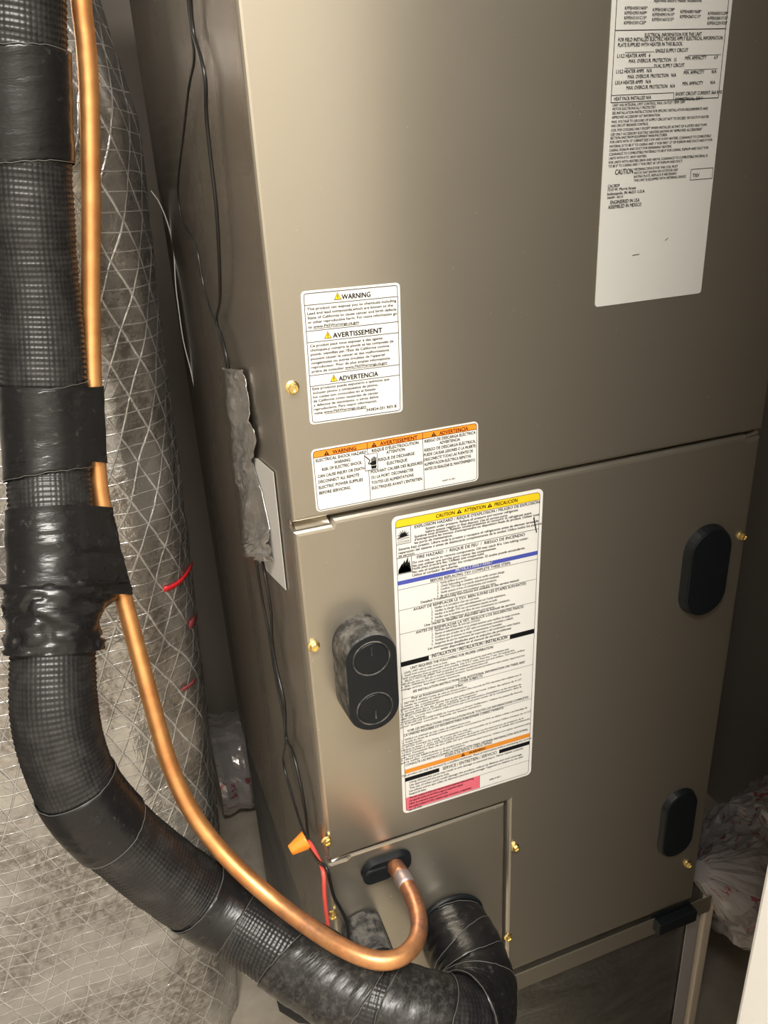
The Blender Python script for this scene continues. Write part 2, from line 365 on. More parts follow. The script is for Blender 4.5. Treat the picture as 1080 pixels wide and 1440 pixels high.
# hex washer-head screws
def screw_mesh():
    bm = bmesh.new()
    def ring(r, y, n=24, hexa=False):
        out = []
        for i in range(n):
            a = 2*math.pi*i/n; rr = r
            if hexa: b = (a % (math.pi/3)) - math.pi/6; rr = r*math.cos(math.pi/6)/math.cos(b)
            out.append(bm.verts.new((rr*math.cos(a), y, rr*math.sin(a))))
        return out
    prof = [ring(0.0051, 0.0), ring(0.0051, -0.0007), ring(0.0041, -0.0014), ring(0.0038, -0.0016, hexa=True), ring(0.0037, -0.0040, hexa=True),
            ring(0.0031, -0.0046), ring(0.0021, -0.0046), ring(0.0016, -0.0032)]
    for a, b in zip(prof, prof[1:]):
        for i in range(24): bm.faces.new((a[i], a[(i+1)%24], b[(i+1)%24], b[i]))
    bm.faces.new(prof[-1]); bmesh.ops.recalc_face_normals(bm, faces=bm.faces[:])
    me = bpy.data.meshes.new('screw'); bm.to_mesh(me); bm.free(); me.materials.append(M['brass']); return me
sme = screw_mesh()
for px, py, s in ((411, 545, 1), (441, 908, 1), (459, 1182, 1), (468, 1287, 1), (724, 1191, 0.92), (714, 1317, 0.92), (1043, 754, 0.92), (967, 1215, 0.92)):
    p = atY(px, py); o_ = bpy.data.objects.new('screw', sme); COL.objects.link(o_); o_.parent = ah
    y = 0.0015 if (p.x < XACC and p.z < ZACC) else 0.0
    o_.location = Vector((p.x, y, p.z)) - root_of(ah); o_.scale = (s,)*3; o_.rotation_euler = (0, px*0.37, 0)

# rubber knock-out plugs
def plug(name, cx, cz, hw, hh, depth, taper, side_mat, label, rings=True, rim=True, roty=0.0):
    """oblong rubber plug: flange on the sheet, side skirt, raised face"""
    n = 16; prof = []
    for y, k_ in ((0.0, 1.0), (-depth*0.80, 1-taper*0.8), (-depth*0.96, 1-taper), (-depth, 0.965-taper)):
        prof.append((y, k_))
    vs_, fs = [], []; base = stadium(0, 0, hw, hh, n); N = len(base)
    for y, k_ in prof:
        d_ = (1-k_)*min(hw, hh)
        for x, z in stadium(0, 0, hw-d_, hh-d_, n): vs_.append((cx+x, y, cz+z))
    for i in range(len(prof)-1):
        for j in range(N): q = (j+1) % N; fs.append((i*N+j, (i+1)*N+j, (i+1)*N+q, i*N+q))
    fs.append(tuple(range((len(prof)-1)*N, len(prof)*N)))
    body = obj(name, vs_, fs, side_mat, ah, False, label=label)
    fd = min(hw, hh)*(0.965-taper)
    bmobj('face', prism(stadium(cx, cz, hw-min(hw,hh)+fd, hh-min(hw,hh)+fd, n), -depth-0.0006, -depth+0.001, 0.0004, 1), 'rubber', body)
    return body
def torus(name, c, R, r, axis_y, mt, parent, n=36, q=8):
    vs_, fs = [], []
    for i in range(n):
        a = 2*math.pi*i/n
        for j in range(q):
            b = 2*math.pi*j/q; rr = R+r*math.cos(b); vs_.append((c[0]+rr*math.cos(a), c[1]+r*math.sin(b), c[2]+rr*math.sin(a)))
    for i in range(n):
        for j in range(q): fs.append((i*q+j, ((i+1)%n)*q+j, ((i+1)%n)*q+(j+1)%q, i*q+(j+1)%q))
    return obj(name, vs_, fs, mt, parent, True)
# protruding plug with two round knock-outs
pd = 0.030
ftop, fbot = atY(519, 893, -pd), atY(532, 1025, -pd); fl, fr_ = atY(487, 965, -pd), atY(561, 955, -pd)
pcx, pcz = (fl.x+fr_.x)/2, (ftop.z+fbot.z)/2; phw, phh = (fr_.x-fl.x)/2*0.98, (ftop.z-fbot.z)/2
pb = plug('knockout_plug', pcx, pcz, phw+0.0015, phh+0.0015, pd, 0.06, 'dusty', 'thick protruding black rubber plug with two round knock-outs')
for dz in (phh-phw, -(phh-phw)):
    torus('knockout_ring', (pcx, -pd-0.0006, pcz+dz), phw*0.70, 0.0007, True, 'lip' if False else 'dusty', pb)
    bmobj('knockout_disc', prism([(pcx+phw*0.64*math.cos(a*0.2618), pcz+dz+phw*0.64*math.sin(a*0.2618)) for a in range(24)], -pd-0.0012, -pd-0.0003, 0.0003, 1), 'rubber', pb)
    sgn = 1 if dz > 0 else -1
    bmobj('pull_tab', box_bm(pcx-0.0006, pcx+0.0006, -pd-0.0024, -pd-0.0005, pcz+dz+sgn*phw*0.28-0.003, pcz+dz+sgn*phw*0.28+0.003+0.002), 'dusty', pb)
# flatter plugs on the right
def flat_plug(l, r, t_, b_, depth, label):
    tp, bt, lf, rt = atY(*t_, -depth), atY(*b_, -depth), atY(*l, -depth), atY(*r, -depth)
    return plug('knockout_plug', (lf.x+rt.x)/2, (tp.z+bt.z)/2, (rt.x-lf.x)/2, (tp.z-bt.z)/2, depth, 0.10, 'rubber', label)
flat_plug((965, 815), (1029, 790), (1004, 742), (988, 868), 0.008, 'flat black oblong plug near the upper right edge of the lower panel')
flat_plug((932, 1165), (980, 1150), (961, 1115), (948, 1206), 0.006, 'flat black oblong plug near the bottom right corner')
# drain plug half hidden behind the copper line
dpt, dl, dr_ = atY(515, 1285, -0.004), atY(486, 1320, -0.02), atY(556, 1330, -0.03)
dcx = (dl.x+dr_.x)/2 - 0.001; dhw = (dr_.x-dl.x)/2*0.90
dp = plug('drain_plug', dcx, dpt.z-0.040, dhw, 0.040, 0.042, 0.05, 'dusty', 'dusty black rubber drain plug half hidden behind the copper line')
# liquid line grommet (lying oblong)
gl, gr_ = atY(509, 1232, -0.003), atY(580, 1207, -0.003)
gcx, gcz = (gl.x+gr_.x)/2, (gl.z+gr_.z)/2
gm = plug('liquid_line_grommet', gcx, gcz, (gr_.x-gl.x)/2, 0.0140, 0.005, 0.14, 'rubber', 'lying oblong black grommet round the copper line')
bmobj('raised_lip', prism(stadium(gcx-0.011, gcz-0.001, 0.015, 0.0085), -0.0088, -0.006, 0.0012, 2), 'rubber', gm)
# suction line grommet
HOLE = Vector((0.240, 0.0, 0.553))
sg = torus('suction_line_grommet', (HOLE.x, -0.002, HOLE.z), 0.036, 0.003, True, 'rubber', ah); sg['label'] = 'round black grommet round the thick insulated line'

# ------------------------------------------------------------------ printed labels
_fc = {}
def glyphs(text, bold):
    key = (text, bold)
    if key in _fc: return _fc[key]
    c = bpy.data.curves.new('t', 'FONT'); c.body = text; c.size = 1; c.resolution_u = 2; c.offset = bold; c.fill_mode = 'FRONT'
    o_ = bpy.data.objects.new('t', c); COL.objects.link(o_)
    me = bpy.data.meshes.new_from_object(o_.evaluated_get(bpy.context.evaluated_depsgraph_get()))
    v = np.zeros(len(me.vertices)*3); me.vertices.foreach_get('co', v); v = v.reshape(-1, 3)
    f = [tuple(p.vertices) for p in me.polygons]
    bpy.data.objects.remove(o_); bpy.data.curves.remove(c); bpy.data.meshes.remove(me)
    _fc[key] = (v, f); return v, f
CAPH = 0.73
class Print:
    """flat print collected per ink, lying on the label face"""
    def __init__(s, part, y): s.part, s.y, s.d = part, y, {}
    def ink(s, c): return s.d.setdefault(c, ([], []))     # 'ink|piece|n' keeps a piece apart
    def poly(s, pts, c, lift=0.0):
        v, f = s.ink(c); b = len(v); v += [(x, s.y-0.00010-lift, z) for x, z in pts]; f.append(tuple(range(b, b+len(pts))))
    def rect(s, x0, x1, z0, z1, c, lift=0.0): s.poly([(x0, z0), (x1, z0), (x1, z1), (x0, z1)], c, lift)
    def line(s, x0, z0, x1, z1, wd, c='ink', lift=0.0001):
        d = Vector((x1-x0, z1-z0)).normalized()*wd/2; n = Vector((-d.y, d.x))
        s.poly([(x0+n.x, z0+n.y), (x0-n.x, z0-n.y), (x1-n.x, z1-n.y), (x1+n.x, z1+n.y)], c, lift)
    def frame(s, pts_o, wd, c='ink', lift=0.0001):
        for a, b in zip(pts_o, pts_o[1:]+pts_o[:1]): s.line(a[0], a[1], b[0], b[1], wd, c, lift)
    def text(s, t_, x0, z, h, x1=None, c='ink', bold=0.0, lift=0.0002, align='l'):
        gv, gf = glyphs(t_, 0.0)
        if not len(gv): return
        mn, mx = gv[:, 0].min(), gv[:, 0].max(); sy = h/CAPH
        if x1 is not None: sx = (x1-x0)/(mx-mn)
        else: sx = sy*0.92
        if align == 'c': x0 = x0-(mx-mn)*sx/2
        v, f = s.ink(c); e = min(0.055, 0.030+bold*2.5)      # heavier strokes: struck twice, slightly apart
        for dx, dz in ((-e/2, -e/4), (e/2, e/4)):
            b = len(v); v += [(x0+(q[0]-mn+dx)*sx, s.y-0.0001-lift, z+(q[1]+dz)*sy) for q in gv]; f += [tuple(i+b for i in q) for q in gf]
    def done(s, turn=0.0):
        for c, (v, f) in s.d.items():
            nm = {'ink': 'black_print', 'greyink': 'fine_print', 'orange': 'orange_band', 'yellow': 'yellow_print', 'blue': 'blue_band', 'pink': 'pink_block',
                  'redink': 'red_print', 'amber': 'amber_band', 'white': 'white_print'}.get(c, 'print')
            q = c.split('|')
            obj(q[1] if len(q) > 1 else nm, v, f, q[0], s.part)
        if turn:      # stuck on a touch askew
            bb = [Vector(q) for q in s.part.bound_box]; c0 = sum(bb, Vector())/8; s.part.matrix_local = Matrix.Translation(c0) @ Matrix.Rotation(turn, 4, 'Y') @ Matrix.Translation(-c0)
def sticker(name, x0, x1, z0, z1, r, mt, label, th=0.0005, parent=ah):
    part = bmobj(name, prism(rrect(x0, x1, z0, z1, r), -th, 0.0, 0.0), mt, parent, label=label); return part, Print(part, -th)
def tri(P, cx, zb, w_, fill, edge='ink', bang='ink', h=None):
    h = h or w_*0.88
    P.poly([(cx-w_/2, zb), (cx+w_/2, zb), (cx, zb+h)], edge, 0.0001)
    P.poly([(cx-w_*0.40, zb+h*0.07), (cx+w_*0.40, zb+h*0.07), (cx, zb+h*0.88)], fill, 0.0002) if fill else None
    P.rect(cx-w_*0.05, cx+w_*0.05, zb+h*0.30, zb+h*0.66, bang, 0.0003); P.rect(cx-w_*0.05, cx+w_*0.05, zb+h*0.13, zb+h*0.22, bang, 0.0003)
def XZ(px, py): p = atY(px, py); return p.x, p.z

# ---- label 1: chemical exposure warning
x0, z1 = 0.2573*DIST, CAMZ-0.1705*DIST; x1, z0 = 0.3880*DIST, CAMZ-0.3413*DIST
part, P = sticker('warning_label', x0, x1, z0, z1, 0.003, 'white', 'white upright chemical warning label in three languages')
W, H = x1-x0, z1-z0
U = lambda u: x0+u*W
V = lambda v: z1-v*H
P.frame(rrect(U(.028), U(.972), V(.985), V(.018), 0.0018), 0.00045)
for v in (.100, .287, .370, .618, .700): P.line(U(.028), V(v), U(.972), V(v), 0.0004)
for tx, v, ua, ub, ut in (('WARNING', .082, .40, .69, .36), ('AVERTISSEMENT', .355, .29, .80, .24), ('ADVERTENCIA', .685, .325, .74, .275)):
    P.text(tx, U(ua), V(v), H*0.038, U(ub), bold=0.012); tri(P, U(ut), V(v), W*0.078, 'yellow|yellow_triangle|'+tx, h=H*0.055)
def block(P, lines, bold=0.0, c='ink', cap=None):
    for (tx, ua, ub, v) in lines: P.text(tx, U(ua), V(v), cap or H*0.0205, U(ub), c=c, bold=bold)
block(P, [('This product can expose you to chemicals including', .05, .955, .137), ('Lead and lead compounds,which are known to the', .05, .92, .169),
    ('State of California to cause cancer and birth defects', .05, .955, .201), ('or other reproductive harm. For more information go', .05, .96, .233), ('to www.P65Warnings.ca.gov', .05, .565, .267),
    ('Ce produit peut vous exposer \u00e0 des agents', .055, .80, .406), ('chimiques,y compris le plomb et les compos\u00e9s de', .055, .915, .438), ("plomb, identifi\u00e9s par l'\u00c9tat de Californie comme", .055, .87, .470),
    ('pouvant causer le cancer et des malformations', .055, .865, .502), ("cong\u00e9nitales ou autres troubles de l'appareil", .055, .82, .534), ('reproducteur. Pour de plus amples informations,', .055, .88, .566), ('pri\u00e8re de consulter www.P65Warnings.ca.gov', .055, .845, .598),
    ('Este producto puede exponerlo a qu\u00edmicos que', .05, .86, .730), ('incluyen plomo y compuestos de plomo,', .05, .735, .762), ('los cuales son conocidos en el Estado', .05, .71, .794),
    ('de California como causantes de c\u00e1ncer', .05, .735, .826), ('y defectos de nacimiento, u otros da\u00f1os', .05, .735, .858), ('reproductivos. Para mayor informaci\u00f3n,', .05, .72, .890), ('visite www.P65Warnings.ca.gov', .05, .60, .922)], 0.002)
for a, b, v in ((.10, .565, .274), (.395, .845, .605), (.16, .60, .929)): P.line(U(a), V(v), U(b), V(v), 0.0003)
P.text('343824-201 REV.B', U(.60), V(.955), H*0.023, U(.93))
P.done(0.020)

# ---- label 2: electric shock warning
x0, z1 = 0.2535*DIST, CAMZ-0.3750*DIST; x1, z0 = 0.4997*DIST, CAMZ-0.4655*DIST
part, P = sticker('warning_label', x0, x1, z0, z1, 0.0035, 'white', 'wide white electric shock label with an orange top band')
W, H = x1-x0, z1-z0
u1, u2 = .320, .652
P.rect(U(.012), U(.988), V(.125), V(.028), 'orange')
P.frame(rrect(U(.010), U(.990), V(.975), V(.025), 0.0026), 0.0004)
for u in (u1, u2): P.line(U(u), V(.025), U(u), V(.975), 0.0004)
P.line(U(.012), V(.125), U(.988), V(.125), 0.0004)
for tx, ua, ub, ut in (('WARNING', .12, .255, .085), ('AVERTISSEMENT', .395, .62, .36), ('ADVERTENCIA', .755, .935, .72)):
    P.text(tx, U(ua), V(.112), H*0.062, U(ub), c='redink', bold=0.02); tri(P, U(ut), V(.115), W*0.030, None, bang='orange', h=H*0.072)
cp = H*0.050
block(P, [('ELECTRICAL SHOCK HAZARD', .022, .312, .195), ('WARNING:', .125, .22, .272), ('RISK OF ELECTRIC SHOCK.', .052, .285, .350), ('CAN CAUSE INJURY OR DEATH', .025, .295, .448), ('DISCONNECT ALL REMOTE', .025, .262, .538), ('ELECTRIC POWER SUPPLIES', .025, .282, .628), ('BEFORE SERVICING.', .025, .208, .718),
    ("RISQUE D'\u00c9LECTROCUTION", .345, .625, .195), ('ATTENTION:', .43, .545, .262), ('RISQUE DE D\u00c9CHARGE', .38, .598, .358), ('\u00c9LECTRIQUE', .43, .552, .442), ('POUVANT CAUSER DES BLESSURES', .332, .646, .535), ('OU LA MORT. D\u00c9CONNECTER', .332, .588, .625), ('TOUTES LES ALIMENTATIONS', .332, .588, .712), ("\u00c9LECTRIQUES AVANT L'ENTRETIEN.", .332, .643, .800),
    ('RIESGO DE DESCARGA EL\u00c9CTRICA', .663, .982, .195), ('ADVERTENCIA:', .755, .885, .262), ('RIESGO DE DESCARGA EL\u00c9CTRICA,', .660, .982, .340), ('PUEDE CAUSAR LESIONES O LA MUERTE:', .656, .985, .418), ('DESCONECTE TODAS LAS FUENTES DE', .656, .965, .496), ('ALIMENTACI\u00d3N EL\u00c9CTRICA REMOTAS', .656, .952, .574), ('ANTES DE REALIZAR EL MANTENIMIENTO.', .656, .982, .655)], 0.006, cap=cp)
P.text('343609-101 REV.', U(.765), V(.895), H*0.026, U(.85), c='greyink')
# hand and spark pictogram
P.rect(U(.300), U(.374), V(.475), V(.215), 'white', 0.00025); P.frame([(U(.300), V(.215)), (U(.374), V(.215)), (U(.374), V(.475)), (U(.300), V(.475))], 0.0004, 'ink', 0.0003)
hx, hz, hs = U(.350), V(.462)+W*0.021, W*0.0245
P.poly([(hx-hs*.55, hz), (hx+hs*.65, hz), (hx+hs*.75, hz+hs*1.0), (hx-hs*.5, hz+hs*1.0)], 'ink', 0.0003)
for i, (dx, ln) in enumerate(((-.50, .75), (-.18, 1.0), (.14, 1.05), (.46, .85))):
    P.poly([(hx+hs*dx, hz+hs*.95), (hx+hs*(dx+.26), hz+hs*.95), (hx+hs*(dx+.28), hz+hs*(1.0+ln)), (hx+hs*(dx+.04), hz+hs*(1.0+ln))], 'ink', 0.0003)
P.poly([(hx-hs*.5, hz+hs*.1), (hx-hs*.5, hz+hs*.75), (hx-hs*.85, hz+hs*.8), (hx-hs*.75, hz+hs*.3)], 'ink', 0.0003)
P.poly([(hx-hs*.5, hz-hs*.85), (hx+hs*.6, hz-hs*.85), (hx+hs*.75, hz-hs*.1), (hx-hs*.65, hz-hs*.1)], 'ink', 0.0003)
P.line(U(.301), V(.235), hx-hs*.75, hz+hs*1.25, 0.0008, 'ink', 0.0003); P.line(hx-hs*.78, hz+hs*1.28, hx-hs*1.25, hz+hs*.55, 0.0008, 'ink', 0.0003); P.line(hx-hs*1.25, hz+hs*.55, hx-hs*.6, hz+hs*.35, 0.0008, 'ink', 0.0003)
P.done()

# ---- label 3: the tall caution / installation sheet
x0, z1 = 0.3590*DIST, CAMZ-0.4983*DIST; x1, z0 = 0.6062*DIST, CAMZ-1.0560*DIST
part, P = sticker('caution_label', x0, x1, z0, z1, 0.005, 'white', 'tall white caution sheet with yellow, blue, orange and pink bands')
W, H = x1-x0, z1-z0
def vpx(px, py): return (z1-atY(px, py).z)/H
def upx(px, py): return (atY(px, py).x-x0)/W
def C3(ox, oy, s): return lambda x, y: (ox+x/s, oy+y/s)
FR = rrect(U(.022), U(.978), V(.991), V(.009), 0.0035)
ytop = rrect(U(.022), U(.978), V(.050), V(.009), 0.0035)
P.poly([(U(.022), V(.0315)), (U(.978), V(.0315))]+[(x, max(z, V(.0315))) for x, z in rrect(U(.022), U(.978), V(.20), V(.009), 0.0035)[:12]], 'yellow')
P.line(U(.022), V(.0315), U(.978), V(.0315), .0003)
P.frame(FR, 0.0004, 'greyink')
P.text('CAUTION', U(.278), V(.0245), H*.0108, U(.40), bold=.006); tri(P, U(.43), V(.0250), W*.034, None, bang='yellow', h=H*.0125)
P.text('ATTENTION', U(.462), V(.0245), H*.0108, U(.605), bold=.006); tri(P, U(.633), V(.0250), W*.034, None, bang='yellow', h=H*.0125)
P.text('PRECAUCI\u00d3N', U(.665), V(.0245), H*.0108, U(.82), bold=.006)
c5 = C3(540, 670, 4.5)
def T5(t_, xa, ya, xb, cap=.010, bold=.0, c='ink', conv=c5):
    pa = conv(xa, ya); v = vpx(*pa); ua = upx(*pa)
    # end abscissa: slide along the same real horizontal
    ub = ua
    lo, hi = pa[0], 800
    target = conv(xb, 0)[0]
    zz = atY(*pa).z
    # photo ordinate of that horizontal at abscissa target
    ylo, yhi = 600, 1300
    for _ in range(40):
        ym = (ylo+yhi)/2
        if atY(target, ym).z > zz: ylo = ym
        else: yhi = ym
    ub = upx(target, ylo)
    P.text(t_, U(ua), V(v), H*cap, U(ub), c=c, bold=bold)
# explosion paragraph
vA = [.0675, .0795, .0905, .1020, .1125, .1230, .1330, .1425, .1520]
T5("EXPLOSION HAZARD / RISQUE D'EXPLOSION / PELIGRO DE EXPLOSI\u00d3N", 180, 332, 970, .0086, .006)
for i, (tx, xa, ya, xb) in enumerate((('System under pressure. Relieve all pressure and recover refrigerant', 250, 340, 835), ('before system repairs or final disposal. Use all service ports.', 250, 361, 770),
        ('Syst\u00e8me sous pression. Relever toutes pressions et recouvrir le r\u00e9frig\u00e9rant avant', 180, 393, 920), ("d'entreprendre les travaux d'entreprendre ou disposition finale du produit. Utiliser tous", 180, 412, 968), ('les ports de maintenance.', 180, 432, 420),
        ('Sistema bajo presi\u00f3n. Libere toda la presi\u00f3n y recupere el refrigerante antes de efectuar tareas de', 80, 476, 965), ('reparaci\u00f3n del sistema o antes de deshacerse completamente de la unidad. Utilice todos los puertos', 80, 498, 985), ('de servicio.', 80, 518, 185))):
    T5(tx, xa, ya, xb, .0075, .004)
va = vpx(*c5(65, 527)); P.line(U(.022), V(va), U(.978), V(va), .0004)
T5('FIRE HAZARD  /  RISQUE DE FEU  /  RIESGO DE INCENDIO', 198, 524, 880, .0095, .004)
for tx, ya, xb in (('Do not use torch to remove components. Oil may catch fire. Use tubing cutter.', 557, 903), ('No pas utiliser une torche pour retirer les composantes.', 578, 700), ('Huile peut prendre feu. Utilisez une coupe-tube.', 596, 625),
        ('No use el soplete para quitar los componentes. El aceite puede encenderse.', 617, 882), ('Utilice el cortador de tuber\u00edas.', 638, 460)): T5(tx, 170, ya, xb, .0075, .004)
# pictograms
va, vb = vpx(*c5(65, 332)), vpx(*c5(68, 440)); P.frame([(U(.022), V(va)), (U(.115), V(va)), (U(.115), V(vb)), (U(.022), V(vb))], .0004)
bx, bz = U(.068), V(va+(vb-va)*.50); pts = []
for i in range(18):
    a = math.radians(-20+i*220/17); rr = W*(.040 if i % 2 else .016)*(1.0+.15*math.sin(i*2.3)); pts.append((bx+rr*math.cos(a), bz+rr*math.sin(a)))
P.poly([(bx, bz-W*.004)], 'ink') if False else None
for a, b in zip(pts, pts[1:]): P.poly([(bx, bz-W*.012), a, b], 'ink', .0002)
for i in range(4):
    zz = V(va+(vb-va)*(.66+.09*i)); P.line(U(.03), zz, U(.107), zz+W*.004*(i % 2), .0003, 'greyink')
va, vb = vpx(*c5(68, 527)), vpx(*c5(72, 628)); P.frame([(U(.022), V(va)), (U(.115), V(va)), (U(.115), V(vb)), (U(.022), V(vb))], .0004)
fz, fh = V(vb)+.0006, (vb-va)*H
for a, b, h_, sk in ((.028, .062, .62, .01), (.040, .080, .80, .012), (.060, .098, .95, .014), (.078, .112, .70, .006), (.03, .11, .45, 0)):
    P.poly([(U(a), fz), (U(b), fz), (U(b)-W*.004, fz+fh*h_*.45), (U((a+b)/2+sk), fz+fh*h_), (U(a)+W*.002, fz+fh*h_*.40)], 'ink', .0002)
# blue notice band
va, vb = vpx(*c5(70, 672)), vpx(*c5(72, 698)); P.rect(U(.022), U(.978), V(vb), V(va), 'blue')
P.text('NOTICE / AVIS / AVISO', U(.405), V(vb-.004), H*.0115, U(.655), c='white', bold=.015)
c6 = C3(540, 800, 4.5)
def rule(px, py, conv): v = vpx(*conv(px, py)); P.line(U(.022), V(v), U(.978), V(v), .0003)
T5('BEFORE REPLACING TXV COMPLETE THESE STEPS:', 285, 85, 792, .0088, .004, conv=c6)
for a in ((72, 142), (78, 272), (84, 422)): rule(*a, c6)
st = [('1.  Verify airflow is correct.', 515), ('2.  Check Subcooling at Outdoor unit to verify correct charge.', 755), ('3.  Confirm TXV bulb is properly attached and insulated.', 720), ('4.  Verify system is free of contaminants and moisture.', 705), ('5.  Be sure evaporator and condenser coils are clean.', 700)]
for i, (tx, xb) in enumerate(st): T5(tx, 328, 101+i*20.5, xb, .0075, .0, 'greyink', c6)
T5('Detailed Troubleshooting Instructions are available in the service manual.', 225, 222, 848, .0078, .006, conv=c6)
T5('AVANT DE REMPLACER LE TXV, BIEN SUIVRE LES \u00c9TAPES SUIVANTES:', 178, 268, 893, .0088, .004, conv=c6)
st = [('1.  V\u00e9rifier si la circulation d\u2019air est correcte.', 595), ('2.  V\u00e9rifier la charge du sous-refroidissement sur l\u2019unit\u00e9 ext\u00e9rieure.', 762), ('3.  V\u00e9rifier si le bulbe TXV est correctement attach\u00e9 et isol\u00e9.', 710), ('4.  V\u00e9rifier que le syst\u00e8me soit libre de tout contaminant ou moisissure.', 790), ('5.  S\u2019assurer que l\u2019\u00e9vaporateur et le serpentin sont propres.', 695)]
for i, (tx, xb) in enumerate(st): T5(tx, 293, 260+i*20.5, xb, .0075, .0, 'greyink', c6)
T5('Une charte de d\u00e9tailles est disponible dans le manuel de service.', 250, 366, 825, .0078, .006, conv=c6)
T5('ANTES DE REEMPLAZAR LA VET, REALICE LOS SIGUIENTES PASOS:', 196, 413, 878, .0088, .004, conv=c6)
st = [('1.  Verifique que el flujo de aire sea correcto.', 605), ('2.  Revise el subenfriamiento en la unidad exterior para verificar la carga correcta.', 855), ('3.  Confirme que el bulbo de la VET est\u00e9 correctamente conectado y aislado.', 815), ('4.  Verifique que el sistema no tenga contaminantes ni humedad.', 742), ('5.  Aseg\u00farese de que los serpentines del evaporador y del condensador est\u00e9n limpios.', 858)]
for i, (tx, xb) in enumerate(st): T5(tx, 297, 403+i*20.5, xb, .0075, .0, 'greyink', c6)
T5('Las instrucciones detalladas para la soluci\u00f3n de problemas', 275, 513, 800, .0078, .006, conv=c6)
T5('est\u00e1n disponibles en el manual de servicio.', 355, 512, 735, .0078, .006, conv=c6)
# installation bar
va, vb = vpx(*c6(92, 598)), vpx(*c6(94, 628))
P.rect(U(.022), U(.215), V(vb), V(va), 'ink'); P.rect(U(.795), U(.978), V(vb), V(va), 'ink')
P.text('INSTALLATION / INSTALLATION / INSTALACI\u00d3N', U(.235), V(vb-.006), H*.0125, U(.775), bold=.008)
P.line(U(.215), V(va), U(.795), V(va), .0003); P.line(U(.215), V(vb), U(.795), V(vb), .0003)
c7 = C3(540, 900, 4.5)
T5('UNIT REQUIRES THE FOLLOWING FOR PROPER OPERATION:', 165, 187, 690, .0095, .006, conv=c7)
def dense(lines, y0, y1, x0_, conv, cap=.0066, c='greyink', bold=0.0):
    n = len(lines)
    for i, (tx, xb) in enumerate(lines): T5(tx, x0_, y0+(y1-y0)*i/max(1, n-1), xb, cap, bold, c, conv)
dense([('1.  LEVEL UNIT side to side, front to back.', 400), ('2.  Install both primary and secondary drain lines. PVC fittings should be used with condensate pan.', 790), ('     TRAP condensate lines as close to coil as possible. Use 4-1/2" traps. Pitch line 1" per 10 running feet.', 825), ('3.  SELECT MOTOR SPEED TAP properly per installation instructions and unit airflow. Too much airflow', 888),
    ('     (400 cfm per ton, or 350 cfm in humid climates) can cause condensate blow-off.', 655), ('4.  SEAL OPENINGS in unit to prevent internal moisture. Use grommets provided to seal conduit, liquid and low', 888), ('     voltage entries. Seal high voltage entrance.', 480)], 222, 326, 107, c7)
T5('SEE INSTALLATION INSTRUCTIONS FOR ADDITIONAL INFORMATION ON THESE AND', 182, 334, 890, .0085, .006, conv=c7)
T5('OTHER SUBJECTS.', 468, 272, 625, .0085, .006, conv=c7)
rule(98, 382, c7)
T5('Pour un fonctionnement normal, il faut:', 175, 376, 500, .009, .006, conv=c7)
dense([("1.  METTRE \u00c0 NIVEAU l'unit\u00e9, de c\u00f4t\u00e9 et d'avant arri\u00e8re.", 525), ('2.  Installer les conduites de vidange primaire et secondaire. Des raccords de PVC devraient \u00eatre utilis\u00e9s avec le', 868), ('     plateau de condensat.', 350), ("3.  Le conduite du SIPHON devrait \u00eatre le plus pr\u00e8s possible de l'unit\u00e9. Utiliser des siphons de 4-1/2\".", 873), ('     La pente doit \u00eatre de 1" par 10 pieds de longueur.', 590), ("4.  S\u00c9LECTIONNER LA VITESSE DE MOTEUR selon les instructions d'installation et les donn\u00e9es de", 868), ("     d\u00e9bit d'air. Le trop haut volume (400 pi3/min par tonne) peut causer de la condensation dans la", 870), ('     conduite.', 270), ("5.  SCELLER LES OUVERTURES de l'unit\u00e9 pour pr\u00e9venir l'infiltration. Utiliser les passe-fils fournis", 876), ('     pour sceller conduit, liquide et basse tension.', 620)], 414, 560, 108, c7)
T5("VOIR LES INSTRUCTIONS D'INSTALLATION POUR TOUTES LES INFORMATIONS COMPL\u00c8TES", 150, 583, 915, .0085, .004, conv=c7)
rule(104, 606, c7)
T5('LA UNIDAD REQUIERE LO SIGUIENTE PARA FUNCIONAR CORRECTAMENTE:', 132, 612, 760, .0085, .004, conv=c7)
c8 = C3(540, 1010, 4.5)
dense([('1.  NIVELE LA UNIDAD de lado a lado, de adelante hacia atr\u00e1s.', 550), ('2.  Instale las l\u00edneas de drenaje primaria y secundaria. Los accesorios de PVC se deben utilizar con bandeja de', 908), ('     condensado.', 250), ('3.  SIF\u00d3N: Coloque las l\u00edneas de condensado lo m\u00e1s cerca posible de la unidad. Utilice trampas de 4-1/2".', 935), ('     Incline la l\u00ednea 1" por cada 10 pies de recorrido.', 560), ('4.  SELECCIONE LA TOMA DE VELOCIDAD del motor de acuerdo con las instrucciones de instalaci\u00f3n de la', 885), ('     unidad. Demasiado flujo de aire (400 cfm por tonelada) puede provocar la salida del condensado.', 930), ('     por humedad.', 260), ('5.  SELLE LAS ABERTURAS en la unidad para evitar humedad interna. Utilice los ojales suministrados', 930), ('     para sellar conducto y baja tensi\u00f3n.', 520)], 148, 290, 115, c8)
T5('CONSULTE LAS INSTRUCCIONES DE INSTALACI\u00d3N PARA OBTENER INFORMACI\u00d3N ADICIONAL', 142, 303, 915, .0085, .004, conv=c8)
T5('ACERCA DE ESTOS Y OTROS TEMAS.', 390, 243, 690, .0085, .004, conv=c8)
